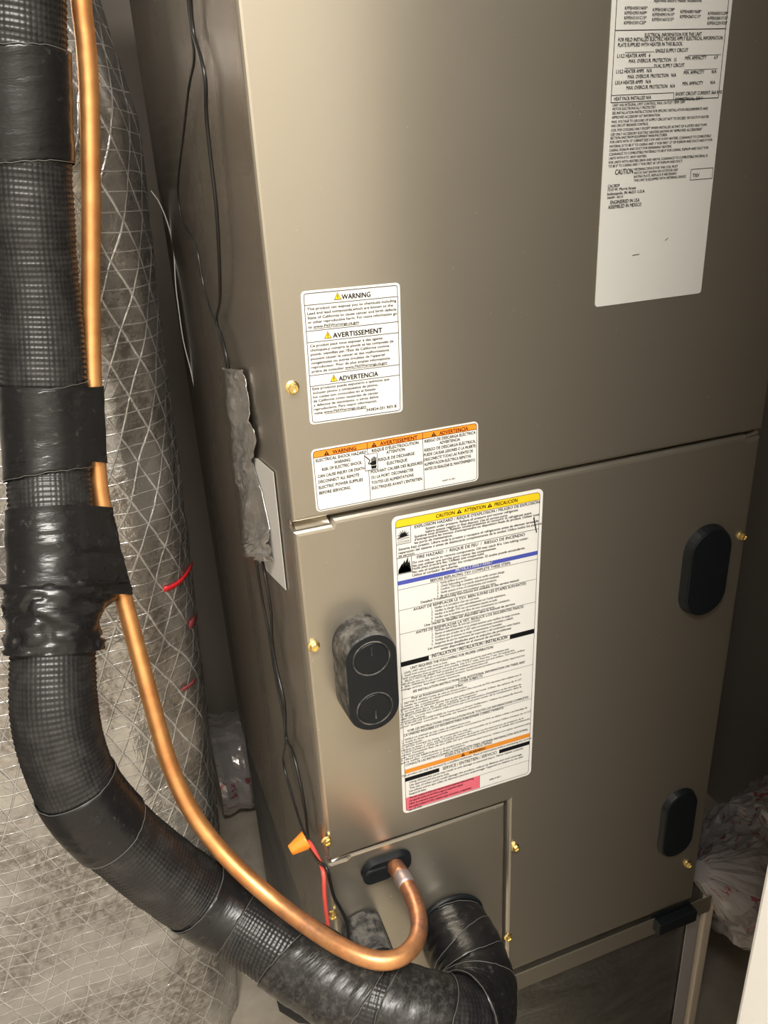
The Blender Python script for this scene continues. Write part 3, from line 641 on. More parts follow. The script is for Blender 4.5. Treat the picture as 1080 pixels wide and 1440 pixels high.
# amber warning band
va, vb = vpx(*c8(115, 334)), vpx(*c8(116, 360)); P.rect(U(.022), U(.978), V(vb), V(va), 'amber')
tri(P, U(.455), V(vb-.002), W*.03, None, bang='amber', h=H*.014); P.text('WARNING', U(.50), V(vb-.004), H*.0095, U(.625), bold=.01)
T5('This product can only be serviced by a qualified technician. Read all instructions before attempting any service.', 118, 374, 940, .0075, .0, 'greyink', c8)
va, vb = vpx(*c8(116, 386)), vpx(*c8(117, 410)); P.rect(U(.022), U(.275), V(vb), V(va), 'ink'); P.rect(U(.735), U(.978), V(vb), V(va), 'ink')
P.text('SERVICE / ENTRETIEN / SERVICIO', U(.30), V(vb-.003), H*.0125, U(.715), bold=.0, c='greyink')
dense([('Using aftermarket parts may result in unit damage or personal injury. Never bypass controls.', 888), ('Use approved service parts only.', 420), ('The use of other parts could damage the product, reduce its lifetime and void coverage.', 880), ("Les pi\u00e8ces autres que celles du fabricant peuvent endommager l'appareil ou r\u00e9duire sa vie utile.", 888), ('Emergencia del sistema.', 275)], 410, 484, 168, c8, .0080)
va = vpx(*c8(117, 520)); vb2 = vpx(*c8(600, 362))
va = vpx(*c8(118, 513))
P.rect(U(.022), U(.585), V(.989), V(va), 'pink')
dense([('This unit contains R-410A and requires special equipment when servicing.', 575), ('Cet appareil contient du R-410A et exige un \u00e9quipement sp\u00e9cial.', 508), ('Utiliser de composants con\u00e7us pour le R-410A.', 412), ('Esta unidad contiene R-410A y requiere equipo de servicio y componentes.', 562), ('para el R-410A.', 250)], 508, 584, 168, c8, .0082, 'ink', .006)
P.line(U(.585), V(va), U(.978), V(va), .0003, 'greyink'); P.line(U(.585), V(va), U(.585), V(.989), .0003, 'greyink')
P.text('342883-101 REV C', U(.66), V(.972), H*.0065, U(.755), c='greyink')
# a scratch through the sheet's face
xa, za = XZ(752, 741); xb, zb = XZ(748, 730)
P.poly([(xa-.0006, za-.004), (xa+.0007, za-.005), (xb+.0003, zb+.003), (xb-.0008, zb+.002)], 'greyink', .0003)
P.done(0.0115)

# ---- label 4: rating plate at upper right, part of it above the frame
x0, x1 = 0.6838*DIST, 0.8663*DIST; z0 = CAMZ-0.2365*DIST; z1 = CAMZ+0.30*DIST
part, P = sticker('rating_label', x0, x1, z0, z1, 0.0025, 'cream', 'large pale grey rating label near the upper right edge')
W = x1-x0
c1 = C3(820, 0, 4.5); c2 = C3(820, 200, 4.5)
def T4(t_, xa, ya, xb, conv, cap, bold=.004, c='ink'):
    pa = conv(xa, ya); X0_, Z_ = XZ(*pa); tgt = conv(xb, 0)[0]; ylo, yhi = -200, 600
    for _ in range(40):
        ym = (ylo+yhi)/2
        if atY(tgt, ym).z > Z_: ylo = ym
        else: yhi = ym
    P.text(t_, X0_, Z_, cap, atY(tgt, ylo).x, c=c, bold=bold)
K = 0.0021
T4('Approved Electric Heater Accessories', 442, 14, 745, c1, K, 0)
for i, col in enumerate(((('KFFEH0501N05*', 'KFFEH2901N09*', 'KFFEH3101C15*', 'KFFEH3301C20*'), 260, 62, 402), (('KFFEH2401C08*', 'KFFEH0901N10*', 'KFFEH1601S15*'), 436, 72, 575), (('KFFEH0801N08*', 'KFFEH2601C10*'), 610, 84, 742), (('KFFEH0501C09*', 'KFFEH3001F15*', 'KFFEH2201F20*'), 785, 95, 912))):
    for j, tx in enumerate(col[0]): T4(tx, col[1]-j*2, col[2]+j*31, col[3]-j*3, c1, K*.95, 0.002)
zf = XZ(*c1(218, 193))[1]; zb_ = XZ(*c1(186, 650))[1]; zh = XZ(*c1(188, 604))[1]
xa, xb = x0+W*.035, x1-W*.035
P.line(xa, zf, xb, zf, .0005); P.line(xa, zb_, xb, zb_, .0005); P.line(xa, zb_, xa, z1-.01, .0005); P.line(xb, zb_, xb, z1-.01, .0005); P.line(xa, z1-.01, xb, z1-.01, .0005)
zt = XZ(*c1(225, -8))[1]; P.line(xa, zt, xb, zt, .0005)
xm = XZ(*c1(566, 645))[0]; P.line(xa, zh, xm, zh, .0004); P.line(xm, zh, xm, zb_, .0004)
for tx, xq, yq, xe in (('ELECTRICAL INFORMATION FOR THIS UNIT', 385, 234, 745), ('FOR FIELD INSTALLED ELECTRIC HEATERS APPLY ELECTRICAL INFORMATION', 218, 264, 878), ('PLATE SUPPLIED WITH HEATER IN THIS BLOCK.', 216, 297, 625), ('SINGLE SUPPLY CIRCUIT', 453, 333, 660), ('L1/L2 HEATER AMPS   6', 212, 366, 420), ('MIN. AMPACITY         6.9', 640, 379, 845), ('MAX. OVERCUR. PROTECTION   15', 285, 398, 585), ('DUAL SUPPLY CIRCUIT', 444, 429, 636),
        ('L1/L2 HEATER AMPS   N/A', 205, 465, 430), ('MIN. AMPACITY         N/A', 632, 471, 838), ('MAX. OVERCUR. PROTECTION   N/A', 278, 497, 583), ('L3/L4 HEATER AMPS   N/A', 198, 535, 424), ('MIN. AMPACITY         N/A', 624, 540, 830), ('MAX. OVERCUR. PROTECTION   N/A', 270, 567, 576), ('SHORT CIRCUIT CURRENT: 5kA RMS', 580, 606, 872), ('HEAT PACK INSTALLED N/A', 192, 637, 425), ('SYMMETRICAL, 230 V', 577, 640, 752)):
    T4(tx, xq, yq, xe, c1, K*1.12, .006)
for xq, yq, xe in ((262, 333, 447), (662, 352, 868), (260, 433, 440), (638, 443, 846)):
    pa = XZ(*c1(xq, yq)); P.line(pa[0], pa[1], atY(*c1(xe, yq)).x, pa[1], .0003)
for tx, xq, yq, xe in (('UNIT HAS INTEGRAL LIMIT CONTROL, MAX. OUTLET TEMP. 200F', 183, 675, 640), ('MOTOR ELECTRONICALLY PROTECTED.', 182, 699, 455), ('SEE INSTALLATION INSTRUCTIONS FOR SPECIFIC INSTALLATION REQUIREMENTS AND', 180, 725, 785), ('APPROVED ACCESSORY KIT INFORMATION.', 178, 752, 484), ('MAX. VOLTAGE TO GROUND OF SUPPLY CIRCUIT NOT TO EXCEED 150 VOLTS IF HEATER', 176, 780, 790), ('HAS CIRCUIT BREAKER CONTROL.', 174, 805, 410),
        ('COIL FOR COOLING ONLY EXCEPT WHEN INSTALLED AS PART OF A LISTED HEAT PUMP.', 172, 833, 780), ('USE ONLY ACCESSORY ELECTRIC HEATERS SHOWN IN "APPROVED ACCESSORIES"', 170, 860, 748), ('SECTION AND FROM EQUIPMENT MANUFACTURER.', 168, 883, 528), ('FOR UNITS WITH 15" CABINET SIZE 5 KW AND 10 KW HEATERS, CLEARANCE TO COMBUSTIBLE', 166, 908, 804), ('MATERIAL IS TO BE 0" TO CASING AND 1" FOR FIRST 12" OF PLENUM AND DUCT AND 0" FOR', 164, 935, 812), ('CASING, PLENUM AND DUCT FOR REMAINING HEATERS.', 162, 960, 556), ('CLEARANCE TO COMBUSTIBLE MATERIALS TO BE 0" FOR CASING, PLENUM AND DUCT FOR', 160, 985, 788)):
    T4(tx, xq, yq, xe, c1, K*.85, .004)
for tx, xq, yq, xe in (('UNITS WITH 8 TO 10KW HEATERS.', 160, 111, 398), ('FOR UNITS WITH HEATERS 20KW AND ABOVE, CLEARANCE TO COMBUSTIBLE MATERIAL IS', 158, 137, 782), ('TO BE 0" TO CASING AND 1" FOR FIRST 36" OF PLENUM AND DUCT.', 156, 161, 625), ('METERING DEVICE FOR THIS COIL MUST', 320, 180, 594), ('MATCH THAT SHOWN ON OUTDOOR UNIT', 318, 203, 596), ('RATING PLATE. REPLACE IF NECESSARY.', 317, 226, 590), ('THIS UNIT IS EQUIPPED WITH METERING DEVICE', 316, 250, 645)):
    T4(tx, xq, yq, xe, c2, K*.85, .004)
T4('CAUTION', 198, 206, 310, c2, K*1.8, .02); T4('TXV', 688, 222, 730, c2, K*1.25, .01)
xa, za = XZ(*c2(680, 172)); xb, zb = XZ(*c2(812, 228)); P.frame([(xa, za), (xb, za), (xb, zb), (xa, zb)], .0004)
for tx, xq, yq, xe, kk in (('CAC/BDP', 152, 288, 227, 1), ('7310 W. Morris Street', 150, 311, 330, 1), ('Indianapolis, IN 46231 U.S.A.', 149, 337, 387, 1), ('346409 - 40110', 148, 360, 248, .85), ('ENGINEERED IN USA', 168, 392, 352, 1.25), ('ASSEMBLED IN MEXICO', 154, 422, 364, 1.25)): T4(tx, xq, yq, xe, c2, K*kk, .006)
for a, b in (((308, 716), (352, 708)), ((515, 622), (535, 605))):
    p, q = XZ(*c2(*a)), XZ(*c2(*b)); P.line(p[0], p[1], q[0], q[1], .0005, 'greyink|scratch|%d' % a[0])
P.done()

# ---- card stuck to the cabinet's left side, half under foil tape
def onside(px, py, off=0.0): return atX(px, py, XL-off)
def side_poly(name, pix, off, mt, parent, th=0.0004, label=None):
    bm = bmesh.new(); vv = [bm.verts.new(onside(x, y, off)) for x, y in pix]; bm.faces.new(vv)
    r = bmesh.ops.extrude_face_region(bm, geom=bm.faces[:])
    for v in [g for g in r['geom'] if isinstance(g, bmesh.types.BMVert)]: v.co += Vector((th, 0, 0))
    bmesh.ops.recalc_face_normals(bm, faces=bm.faces[:]); return bmobj(name, bm, mt, parent, label=label)
card = side_poly('side_label', [(340, 640), (362, 645), (384, 664), (402, 830), (378, 806), (352, 775)], 0.0008, 'paper', ah, label='white card label on the left side, half under foil tape')

# ================================================================== foil tape strip over the wires
def crumple_strip():
    Lp = [(318, 515), (322, 545), (328, 590), (334, 640), (340, 690), (344, 735), (343, 760), (358, 775)]
    Rp = [(346, 519), (351, 545), (357, 590), (364, 620), (360, 655), (371, 690), (383, 745), (388, 790)]
    n, mm = 90, 22; vs_, fs = [], []
    def interp(pp, t):
        x = t*(len(pp)-1); i = min(int(x), len(pp)-2); f = x-i; return (pp[i][0]*(1-f)+pp[i+1][0]*f, pp[i][1]*(1-f)+pp[i+1][1]*f)
    for i in range(n+1):
        t = i/n; a, b = interp(Lp, t), interp(Rp, t)
        for j in range(mm+1):
            s = j/mm; p = onside(a[0]*(1-s)+b[0]*s, a[1]*(1-s)+b[1]*s)
            hgt = 0.0045*math.sin(math.pi*s)**0.7 + 0.0045*noise.noise(Vector((t*7, s*2.5+t*3, 1.0))) + 0.0032*abs(noise.noise(Vector((t*16, s*5-t*4, 2.0)))) + 0.0012*noise.noise(Vector((t*40, s*9, 4.0))) + (0.008*max(0, (t-0.82)/0.18)*abs(noise.noise(Vector((t*40, s*6, 5.0))))*2)
            vs_.append(p - Vector((0.0016+max(0.0004, hgt), 0, 0)))
    for i in range(n):
        for j in range(mm): a = i*(mm+1)+j; fs.append((a, a+1, a+mm+2, a+mm+1))
    return vs_, fs
v, f = crumple_strip()
ft = obj('foil_tape_strip', v, f, 'tapefoil', None, False, origin=onside(345, 640, 0.002))
md = ft.modifiers.new('thickness', 'SOLIDIFY'); md.thickness = 0.0004; md.offset = 0
tag(ft, 'crumpled silver foil tape strip holding the wires to the cabinet side', 'tape')

# ================================================================== thin control wires on the left side
def wire(name, pix, rad, mt, label, offs=0.006, group=None):
    pts = [onside(x, y, o_) if o_ is not None else None for x, y, o_ in [(q[0], q[1], q[2] if len(q) > 2 else offs) for q in pix]]
    pl, _ = resample(spline(pts, 12), 0.005)
    return tag(tube(name, pl, rad, mt, None, 8, origin=pl[-1]), label, 'wire', group)
wire('control_wire', [(263, -30), (264, 0), (270, 50), (273, 85), (266, 120), (259, 180), (250, 265), (257, 310), (275, 345), (286, 400), (297, 440), (306, 458), (317, 505), (322, 540, .003)], 0.0011, 'wire', 'thin black wire hanging in a bow left of its twin, above the foil tape')
wire('control_wire', [(268, -30), (268, 0), (272, 45), (282, 80), (289, 115), (290, 160), (296, 220), (304, 290), (308, 360), (309, 420), (304, 450), (312, 475), (320, 508), (326, 540, .003)], 0.0015, 'wire', 'thicker black wire hanging nearer the cabinet edge above the foil tape')
wire('control_wire', [(358, 770, .004), (362, 800), (370, 850), (378, 890), (384, 930), (391, 970), (399, 1010), (401, 1045), (398, 1070), (408, 1110), (420, 1150), (430, 1178)], 0.0013, 'wire', 'left of the two black wires between foil tape and orange wire nut')
wire('control_wire', [(366, 775, .004), (373, 810), (381, 860), (383, 905), (390, 945), (400, 990), (402, 1035), (412, 1060), (422, 1100), (429, 1140), (433, 1178)], 0.0016, 'wire', 'right of the two black wires between foil tape and orange wire nut')

# orange wire nut
na, nb = atY(431, 1180, -0.004), atY(411, 1196, -0.010)
na = onside(431, 1181, .010); nb = atY(408, 1196, na.y-0.002)
ax = (nb-na).normalized(); pl = [na+ax*((nb-na).length*i/10) for i in range(11)]
nl = (nb-na).length
wn = tube('wire_nut', pl, 0.0075, 'nut', None, 24, True, lambda i, a, s: (0.0094-0.0044*i/10)*(1+0.055*math.cos(8*a)*(0.3 if i < 3 else 1)), origin=nb)
tag(wn, 'orange plastic wire nut beside the lower left cabinet edge', 'wire nut')
# red and black tails
def front_wire(name, pix, rad, mt, label):
    pts = [atY(*q) for q in pix]; pl, _ = resample(spline(pts, 12), 0.004); return tag(tube(name, pl, rad, mt, None, 10, origin=pl[-1]), label, 'wire')
yn = na.y
front_wire('control_wire', [(434, 1183, yn-.002), (441, 1194, yn*.7), (449, 1210, yn*.3), (455, 1228, -.004), (456, 1255, -.007), (459, 1285, -.008), (463, 1312, -.010), (466, 1340, -.012)], 0.0021, 'redwire', 'red wire running from the orange wire nut down behind the copper line')
front_wire('control_wire', [(434, 1186, yn), (440, 1200, yn*.6), (448, 1212, yn*.2), (459, 1220, -.008), (464, 1240, -.009), (470, 1262, -.008), (480, 1280, -.010), (488, 1300, -.014), (490, 1330, -.018)], 0.0017, 'wire', 'black wire crossing the red one beside the lower brass screws')

# ================================================================== insulated suction line
RP = 0.0338
pp = [atY(*q) for q in ((18, -120, .195), (25, 0, .195), (31, 140, .193), (41, 300, .190), (52, 400, .187), (59, 480, .182), (67, 620, .165), (71, 700, .146), (76, 800, .118), (75, 900, .090), (77, 1000, .066), (95, 1075, .052), (128, 1136, .044), (200, 1204, .040), (275, 1259, .034), (338, 1296, .014), (413, 1345, -.028), (492, 1394, -.072), (590, 1424, -.105))]
pp += [Vector((0.215, -0.102, 0.560)), Vector((0.238, -0.066, 0.552)), Vector((0.240, -0.03, 0.552)), Vector((0.240, 0.004, 0.553))]
PIPE, PLEN = resample(spline(pp, 30), 0.0012); PIPE = smooth_line(PIPE, 60)
def pix_of(p):
    d = p-CAM; xl = Vector((d.x*AX.x+d.y*AY.x+d.z*AZ.x, d.x*AX.y+d.y*AY.y+d.z*AZ.y, d.x*AX.z+d.y*AY.z+d.z*AZ.z)); return 540+FPX*xl.x/xl.z, 720+FPX*xl.y/xl.z
def nearest(px, py):
    best, bi = 1e9, 0
    for i in range(0, len(PIPE), 2):
        x, y = pix_of(PIPE[i]); d = (x-px)**2+(y-py)**2
        if d < best: best, bi = d, i
    return bi
sl = thing('insulated_suction_line', 'thick black insulated refrigerant line sweeping down and into the cabinet', 'pipe', PIPE[-1])
PF = frames(PIPE, Vector((0, 1, 0)))
def fold(s):   # soft creases across the sleeve in the bends
    return -0.0016*max(0, noise.noise(Vector((s*55, 3.1, 0))))
def sleeve():
    NC = 54; sub = 3; seg = NC*sub; N = len(PIPE); pitch = 0.0042
    P_ = np.array([tuple(q[0]) for q in PF]); n_ = np.array([tuple(q[2]) for q in PF]); b_ = np.array([tuple(q[3]) for q in PF])
    s = np.arange(N)*(PLEN/(N-1)); a = np.arange(seg)*2*np.pi/seg
    row = 0.5+0.5*np.cos(2*np.pi*s/pitch); colm = 0.5+0.5*np.cos(NC*a)
    fo = np.array([fold(x)+0.0012*noise.noise(Vector((x*14, 8.0, 0))) for x in s])
    r = RP + fo[:, None] - 0.0011 + 0.0013*(row[:, None]**0.8)*(0.15+0.85*colm[None, :])
    v = P_[:, None, :] + (n_[:, None, :]*np.cos(a)[None, :, None] + b_[:, None, :]*np.sin(a)[None, :, None])*r[:, :, None]
    v = v.reshape(-1, 3) - np.array(tuple(root_of(sl)))
    i = np.arange(N-1)[:, None]*seg; j = np.arange(seg)[None, :]; q = (j+1) % seg
    f = np.stack([i+j, i+q, i+seg+q, i+seg+j], -1).reshape(-1, 4)
    me = bpy.data.meshes.new('foam_sleeve'); me.vertices.add(len(v)); me.vertices.foreach_set('co', v.ravel().astype(np.float32))
    me.loops.add(f.size); me.loops.foreach_set('vertex_index', f.ravel().astype(np.int32))
    me.polygons.add(len(f)); me.polygons.foreach_set('loop_start', np.arange(0, f.size, 4, dtype=np.int32)); me.polygons.foreach_set('loop_total', np.full(len(f), 4, dtype=np.int32))
    me.polygons.foreach_set('use_smooth', np.ones(len(f), dtype=bool)); me.update(); me.validate()
    me.materials.append(M['sleeve']); o_ = bpy.data.objects.new('foam_sleeve', me); COL.objects.link(o_); o_.parent = sl
sleeve()
def band(i0, i1, rad, mt, slant=0.0, seed=0, wr=0.0006, lab=None, seg=72):
    """a wrap of tape: follows the pipe, tilted edges, wrinkled surface, thin pale lip at its ends"""
    vs_, fs, uv = [], [], []; step = max(1, (i1-i0)//60); rows = list(range(i0, i1+1, step)); nr = len(rows)
    for k_, i in enumerate(rows):
        for j in range(seg):
            a = 2*math.pi*j/seg; ii = min(len(PF)-1, max(0, int(i+slant*math.cos(a+seed)*40))); p, t_, n, b = PF[ii]
            e = min(k_, nr-1-k_); lift = 0.0 if e > 0 else -0.0012
            wn_ = wr*(noise.noise(Vector((i*0.05, math.cos(a)*1.2+seed, math.sin(a)*1.2))) + 0.6*noise.noise(Vector((i*0.16, math.cos(a)*2+seed, math.sin(a)*2))))
            vs_.append(p+(n*math.cos(a)+b*math.sin(a))*(rad+lift+wn_)); uv.append((a*rad, i*0.0012))
    for k_ in range(nr-1):
        for j in range(seg): q = (j+1) % seg; fs.append((k_*seg+j, k_*seg+q, (k_+1)*seg+q, (k_+1)*seg+j))
    o_ = obj('tape_wrap', vs_, fs, mt, sl, True, uv, label=lab)
    for i in (i0, i1):
        pl = []
        for j in range(49):
            a = 2*math.pi*j/48; ii = min(len(PF)-1, max(0, int(i+slant*math.cos(a+seed)*40))); p, t_, n, b = PF[ii]; pl.append(p+(n*math.cos(a)+b*math.sin(a))*(rad-0.0002))
        tube('tape_edge', pl, 0.0003, 'lip', o_, 5, False)
    return o_
RT = RP+0.0012
I = nearest
band(I(28, 82), I(37, 236), RT+.001, 'tape', .15, 1)
band(I(63, 545), I(69, 668), RT+.0008, 'tape', .12, 2)
band(I(110, 1098), I(152, 1172), RT, 'tape', .10, 3, .0003)
band(I(278, 1258), I(334, 1296), RT, 'tape', .08, 4, .0003)
band(I(406, 1350), I(520, 1408), RT+.0012, 'tape_dusty', .25, 5, .0014)
band(I(548, 1420), I(618, 1424), RT+.0012, 'tape_dusty', .2, 6, .0014)
iE = len(PF)-1
band(iE-70, iE-5, RT+.0020, 'tape', .1, 7, .0016)
band(iE-104, iE-62, RT+.0032, 'tape', .2, 8, .0014)
band(iE-52, iE-28, RT+.0036, 'tape', .35, 9, .0012)

# ------------------------------------------------------------------ copper liquid line
RC = 0.0077
cp_ = [atY(*q) for q in ((113, -120, .205), (114, 0, .205), (121, 60, .205), (126, 150, .204), (128, 300, .198), (128, 440, .190), (131, 560, .176), (139, 680, .160), (155, 770, .142), (176, 850, .125), (200, 940, .102), (219, 1010, .085), (240, 1080, .068), (272, 1146, .048), (320, 1207, .022), (380, 1262, -.012), (440, 1307, -.050), (490, 1337, -.080), (535, 1352, -.098), (570, 1343, -.098), (589, 1316, -.085), (588, 1284, -.065), (576, 1252, -.040), (563, 1229, -.020), (552, 1213, .000))]
cp_.append(cp_[-1]+Vector((-.002, .012, 0.001)))
CU, CLEN = resample(spline(cp_, 20), 0.004); CU = smooth_line(CU, 6)
cl = thing('copper_liquid_line', 'bare copper refrigerant line curving from above into the oblong grommet', 'pipe', CU[-1])
nJ = int(len(CU)-0.085/0.004); nB = int(len(CU)-0.046/0.004); nS = int(len(CU)-0.16/0.004)
tube('copper_tube', CU[:nB+1], RC, 'copper', cl, 20)
tube('braze_joint', CU[nB-1:nB+4], RC+.0005, 'braze', cl, 20, True, lambda i, a, s: RC+.0009-.0003*abs(i-2)+.0004*noise.noise(Vector((i*.9, a*2, 0))))
tube('copper_stub', CU[nB+2:], RC+.0006, 'copper', cl, 20)

# ------------------------------------------------------------------ crumpled tape that ties copper to the insulated line
def hull_wrap(i0, i1, rad, mt, seed, wr, lab, fade=0.18, sagf=None):
    seg = 96; rows = list(range(i0, i1+1, 2)); nr = len(rows); vs_, fs, uv = [], [], []
    for k_, i in enumerate(rows):
        p, t_, n, b = PF[i]; f_ = k_/(nr-1)
        c = min(CU, key=lambda q: abs((q-p).dot(t_))*4+(q-p).length*0.2); d = c-p; d -= t_*d.dot(t_); dx, dy = d.dot(n), d.dot(b)
        rc = RC+0.0012
        if sagf: g = sagf(f_); dx *= g; dy *= g; rc = rc*g + (1-g)*0.004
        h = []
        for j in range(seg):
            a = 2*math.pi*j/seg; ca, sa = math.cos(a), math.sin(a)
            h.append(max(rad, dx*ca+dy*sa+rc))
        for j in range(seg):
            a = 2*math.pi*j/seg; ca, sa = math.cos(a), math.sin(a); hp = (h[(j+1) % seg]-h[j-1])/(4*math.pi/seg)
            x, y = h[j]*ca-hp*sa, h[j]*sa+hp*ca
            rr = math.hypot(x, y); wv = wr*(noise.noise(Vector((f_*3+seed, ca*1.1, sa*1.1)))*1.2+0.7*noise.noise(Vector((f_*9+seed, ca*1.6+f_*2, sa*1.6)))+0.35*noise.noise(Vector((f_*24, ca*3, sa*3+seed))))
            wv += -0.0035*wr/0.003*max(0, 1-abs(noise.noise(Vector((f_*4.2+seed, ca*0.9+f_, sa*0.9)))*9)) if wr > 0.0015 else 0
            q = (rr+max(-0.0022 if rr < rad*1.04 else -0.004, wv))/max(1e-6, rr)
            vs_.append(p+n*(x*q)+b*(y*q)); uv.append((a*rad, i*0.0012))
    for k_ in range(nr-1):
        for j in range(seg): q = (j+1) % seg; fs.append((k_*seg+j, k_*seg+q, (k_+1)*seg+q, (k_+1)*seg+j))
    return obj('tape_wrap', vs_, fs, mt, sl, True, uv, label=lab)
hull_wrap(I(72, 718), I(77, 838), RT+.0016, 'tape', 1.3, .0012, 'wide black tape binding the copper line to the insulated line')
hull_wrap(I(77, 822), I(75, 916), RT+.0032, 'tape', 4.7, .0042, 'crumpled lower end of the black tape', sagf=lambda f: max(0.0, 1-1.15*f))
hull_wrap(I(63, 545), I(69, 652), RT+.0010, 'tape', 7.0, .0005, 'short tape lapped over the copper line')
# loose flap hanging below
fp = [(380, 1372), (412, 1398), (440, 1412), (439, 1440), (420, 1439), (393, 1422)]
bm = bmesh.new(); vv = [bm.verts.new(atY(x, y, -.020-.0012*i)) for i, (x, y) in enumerate(fp)]; bm.faces.new(vv)
r = bmesh.ops.extrude_face_region(bm, geom=bm.faces[:])
for v in [g for g in r['geom'] if isinstance(g, bmesh.types.BMVert)]: v.co += Vector((0.001, 0.004, -0.001))
bmesh.ops.recalc_face_normals(bm, faces=bm.faces[:]); bmobj('loose_flap', bm, 'rubber', sl, label='loose black flap hanging under the insulated line')

# ================================================================== foil-wrapped duct
def squircle(a):
    b = a-math.radians(3); return 0.915*(abs(math.cos(b))**4+abs(math.sin(b))**4)**(-1/4)
def duct():
    nz, na_ = 190, 220; R0 = 0.262; z_lo, z_hi = 0.0, 2.30; vs_, fs, uv = [], [], []
    for i in range(nz+1):
        z = z_lo+(z_hi-z_lo)*i/nz
        cx = -0.142 - 0.050*max(0, min(1.2, (1.30-z)/1.1)); cy = 0.56
        top = max(0, z-1.33); R1 = R0 - 0.18*min(top, 0.25)
        for j in range(na_+1):
            a = 2*math.pi*j/na_; ca, sa = math.cos(a), math.sin(a)
            w_ = 0.006*noise.noise(Vector((ca*1.5, sa*1.5, z*2.2)))+0.0045*noise.noise(Vector((ca*5, sa*5, z*4+3)))+0.0018*noise.noise(Vector((ca*14, sa*14, z*16)))
            w_ += 0.004*noise.noise(Vector((ca*9, sa*9, z*1.1+7)))
            rr = (R1+w_)*squircle(a); vs_.append((cx+rr*ca, cy+rr*sa, z)); uv.append((a*R0, z))
    W_ = na_+1
    for i in range(nz):
        for j in range(na_): fs.append((i*W_+j, i*W_+j+1, (i+1)*W_+j+1, (i+1)*W_+j))
    return vs_, fs, uv
v, f, uv = duct()
fdt = thing('foil_wrapped_duct', 'upright duct wrapped in silver scrim-reinforced foil beside the cabinet', 'duct', (-0.2, 0.56, 0.0))
obj('foil_jacket', v, f, 'foil', fdt, True, uv)
def on_duct(px, py, lift=0.002):
    d = ray(px, py).normalized(); t_ = 0.2
    while t_ < 3:
        p = CAM+d*t_; cx = -0.142-0.050*max(0, min(1.2, (1.30-p.z)/1.1)); R1 = 0.262-0.18*min(max(0, p.z-1.33), 0.25)
        dx, dy = p.x-cx, p.y-0.56; rr = math.hypot(dx, dy); ca, sa = dx/rr, dy/rr
        w_ = 0.006*noise.noise(Vector((ca*1.5, sa*1.5, p.z*2.2)))+0.0045*noise.noise(Vector((ca*5, sa*5, p.z*4+3)))+0.004*noise.noise(Vector((ca*9, sa*9, p.z*1.1+7)))
        if rr < (R1+w_)*squircle(math.atan2(sa, ca))+lift: return p
        t_ += 0.001
    return None
def duct_strip(name, pix, wpx, mt, label, lift=0.0025):
    a_ = [on_duct(x, y-wpx/2, lift) for x, y in pix]; b_ = [on_duct(x, y+wpx/2, lift) for x, y in pix]
    if any(q is None for q in a_+b_): return
    n = len(pix); v_ = a_+b_; f_ = [(i, i+1, n+i+1, n+i) for i in range(n-1)]
    o_ = obj(name, v_, f_, mt, fdt, True, label=label); md_ = o_.modifiers.new('t', 'SOLIDIFY'); md_.thickness = 0.0003
duct_strip('red_mark', [(230, 829), (238, 827), (246, 823), (254, 817), (261, 809), (267, 800), (271, 792)], 7, 'redtape', 'curved red mark on the foil')
duct_strip('red_mark', [(256, 970), (264, 966), (270, 961), (275, 955)], 5, 'redfaded', 'short red mark on the foil')
duct_strip('red_mark', [(266, 880), (272, 874), (277, 866)], 11, 'redfaded', 'faint red patch on the foil')
def loose(pix, off=0.06):
    pts = [on_duct(x, y) or (CAM+ray(x, y).normalized()*0.95) for x, y in pix[:1]]
    pts += [CAM+ray(x, y)*((o_+DIST)/ray(x, y).y) for x, y, o_ in pix[1:]]
    return pts
pts = [atY(x, y, .50) for x, y in ((212, 268), (224, 285), (236, 315), (244, 350), (247, 400), (252, 440), (258, 480), (268, 520), (277, 560), (288, 595), (302, 622))]
pl, _ = resample(spline(pts, 8), 0.006); tube('loose_thread', pl, 0.0007, 'white', fdt, 6, label='loose white scrim thread beside the foil')

# ================================================================== plenum stand under the cabinet
PZ = ZB-0.0065; PXR = XR+0.036
ps = thing('return_plenum', 'foil-faced duct board box the air handler stands on', 'plenum', ((XL+XR)/2, 0.27, 0.0))
def uvbox(name, x0, x1, y0, y1, z0, z1, mt, parent, n=40, amp=0.002):
    """front sheet of duct board with slight waves, as a closed thin box"""
    vs_, fs, uv = [], [], []
    for i in range(n+1):
        for j in range(n+1):
            x = x0+(x1-x0)*i/n; z = z0+(z1-z0)*j/n; e = min(i, n-i, j, n-j)/4
            vs_.append((x, y0-amp*min(1, e)*noise.noise(Vector((x*9, z*9, 0.3))), z)); uv.append((x, z))
    for i in range(n):
        for j in range(n): a = i*(n+1)+j; fs.append((a, a+n+1, a+n+2, a+1))
    b0 = len(vs_)
    for x, z in ((x0, z0), (x1, z0), (x1, z1), (x0, z1)): vs_.append((x, y1, z)); uv.append((x, z))
    c = [0, n*(n+1), n*(n+1)+n, n]
    for q in range(4): fs.append((c[q], c[(q+1) % 4], b0+(q+1) % 4, b0+q)[::-1] if False else (c[q], b0+q, b0+(q+1) % 4, c[(q+1) % 4]))
    fs.append((b0+3, b0+2, b0+1, b0)[::-1]); return obj(name, vs_, fs, mt, parent, True, uv)
uvbox('front_board', XL+0.004, PXR-0.004, 0.016, 0.041, 0.0, PZ-0.0005, 'foilboard', ps)
bmobj('side_board', box_bm(XL+0.004, XL+0.029, 0.0415, YBK, 0, PZ-0.0005), 'foilboard', ps)
bmobj('side_board', box_bm(PXR-0.029, PXR-0.004, 0.0415, YBK, 0, PZ-0.0005), 'foilboard', ps)
bmobj('back_board', box_bm(XL+0.0295, PXR-0.0295, YBK-0.025, YBK, 0, PZ-0.0005), 'foilboard', ps)
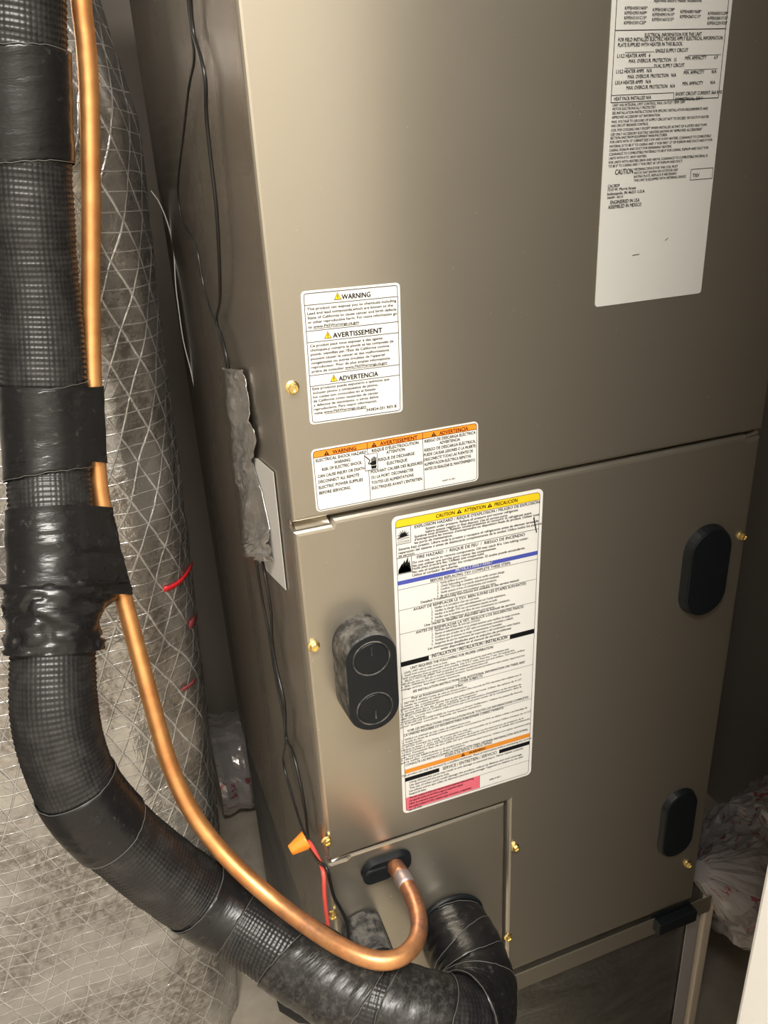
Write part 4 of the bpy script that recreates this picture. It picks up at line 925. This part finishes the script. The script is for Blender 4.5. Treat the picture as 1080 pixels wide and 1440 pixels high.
bmobj('corner_strip', box_bm(PXR-0.0035, PXR+0.010, 0.008, 0.030, 0, PZ-0.02, 0.002), 'tan', ps, label='tan corner strip')
bmobj('printed_tape', box_bm(PXR-0.026, PXR-0.008, 0.0125, 0.0138, 0.0, PZ-0.05), 'jacket', ps, label='tape strip with red print')
# small black pad under the cabinet's right corner
bx0, bx1 = atY(918, 1300, 0.0).x, atY(972, 1275, 0.0).x
pad = bmobj('rubber_pad', box_bm(bx0, bx1, -0.012, 0.0055, ZB-0.026, ZB-0.0085, 0.002), 'rubber', None, origin=((bx0+bx1)/2, 0, ZB-0.026))
tag(pad, 'small black rubber pad under the cabinet edge at lower right', 'pad')

# ================================================================== plastic-jacketed flexible ducts
def flex(name, pts, rad, label, amp=0.012, seg=56, step=0.011, cinch=0.0):
    pl, _ = resample(spline(pts, 16), step)
    def rf(i, a, s):
        k_ = 1.0 if cinch <= 0 else min(1.0, 0.14+0.86*(s/cinch)**0.9)
        c, d = math.cos(a), math.sin(a)
        cr = abs(noise.noise(Vector((s*9, c*1.6, d*1.6))))*1.6 + abs(noise.noise(Vector((s*22+4, c*3.2, d*3.2))))*0.9 + abs(noise.noise(Vector((s*50, c*6, d*6+2))))*0.35
        return rad*k_ - k_*amp*cr + k_*0.003*math.sin(s*2*math.pi/0.045)
    o_ = tube(name, pl, rad, 'jacket', None, seg, True, rf, Vector((0, 0, 1)), origin=pl[0])
    o_.data.polygons.foreach_set('use_smooth', [False]*len(o_.data.polygons))
    return tag(o_, label, 'flexible duct')
flex('flexible_duct', [Vector((0.588, 0.018, 0.452)), Vector((0.650, 0.020, 0.405)), Vector((0.73, 0.06, 0.335)), Vector((0.86, 0.10, 0.31)), Vector((1.03, 0.14, 0.31))], 0.105, 'crumpled plastic-jacketed flexible duct with red print at lower right', 0.016, cinch=0.20)
flex('flexible_duct', [Vector((0.085, 0.86, 0.115)), Vector((0.16, 0.86, 0.115)), Vector((0.3, 0.86, 0.115)), Vector((0.6, 0.88, 0.115))], 0.105, 'plastic-jacketed flexible duct with red print lying behind the cabinet', 0.008)
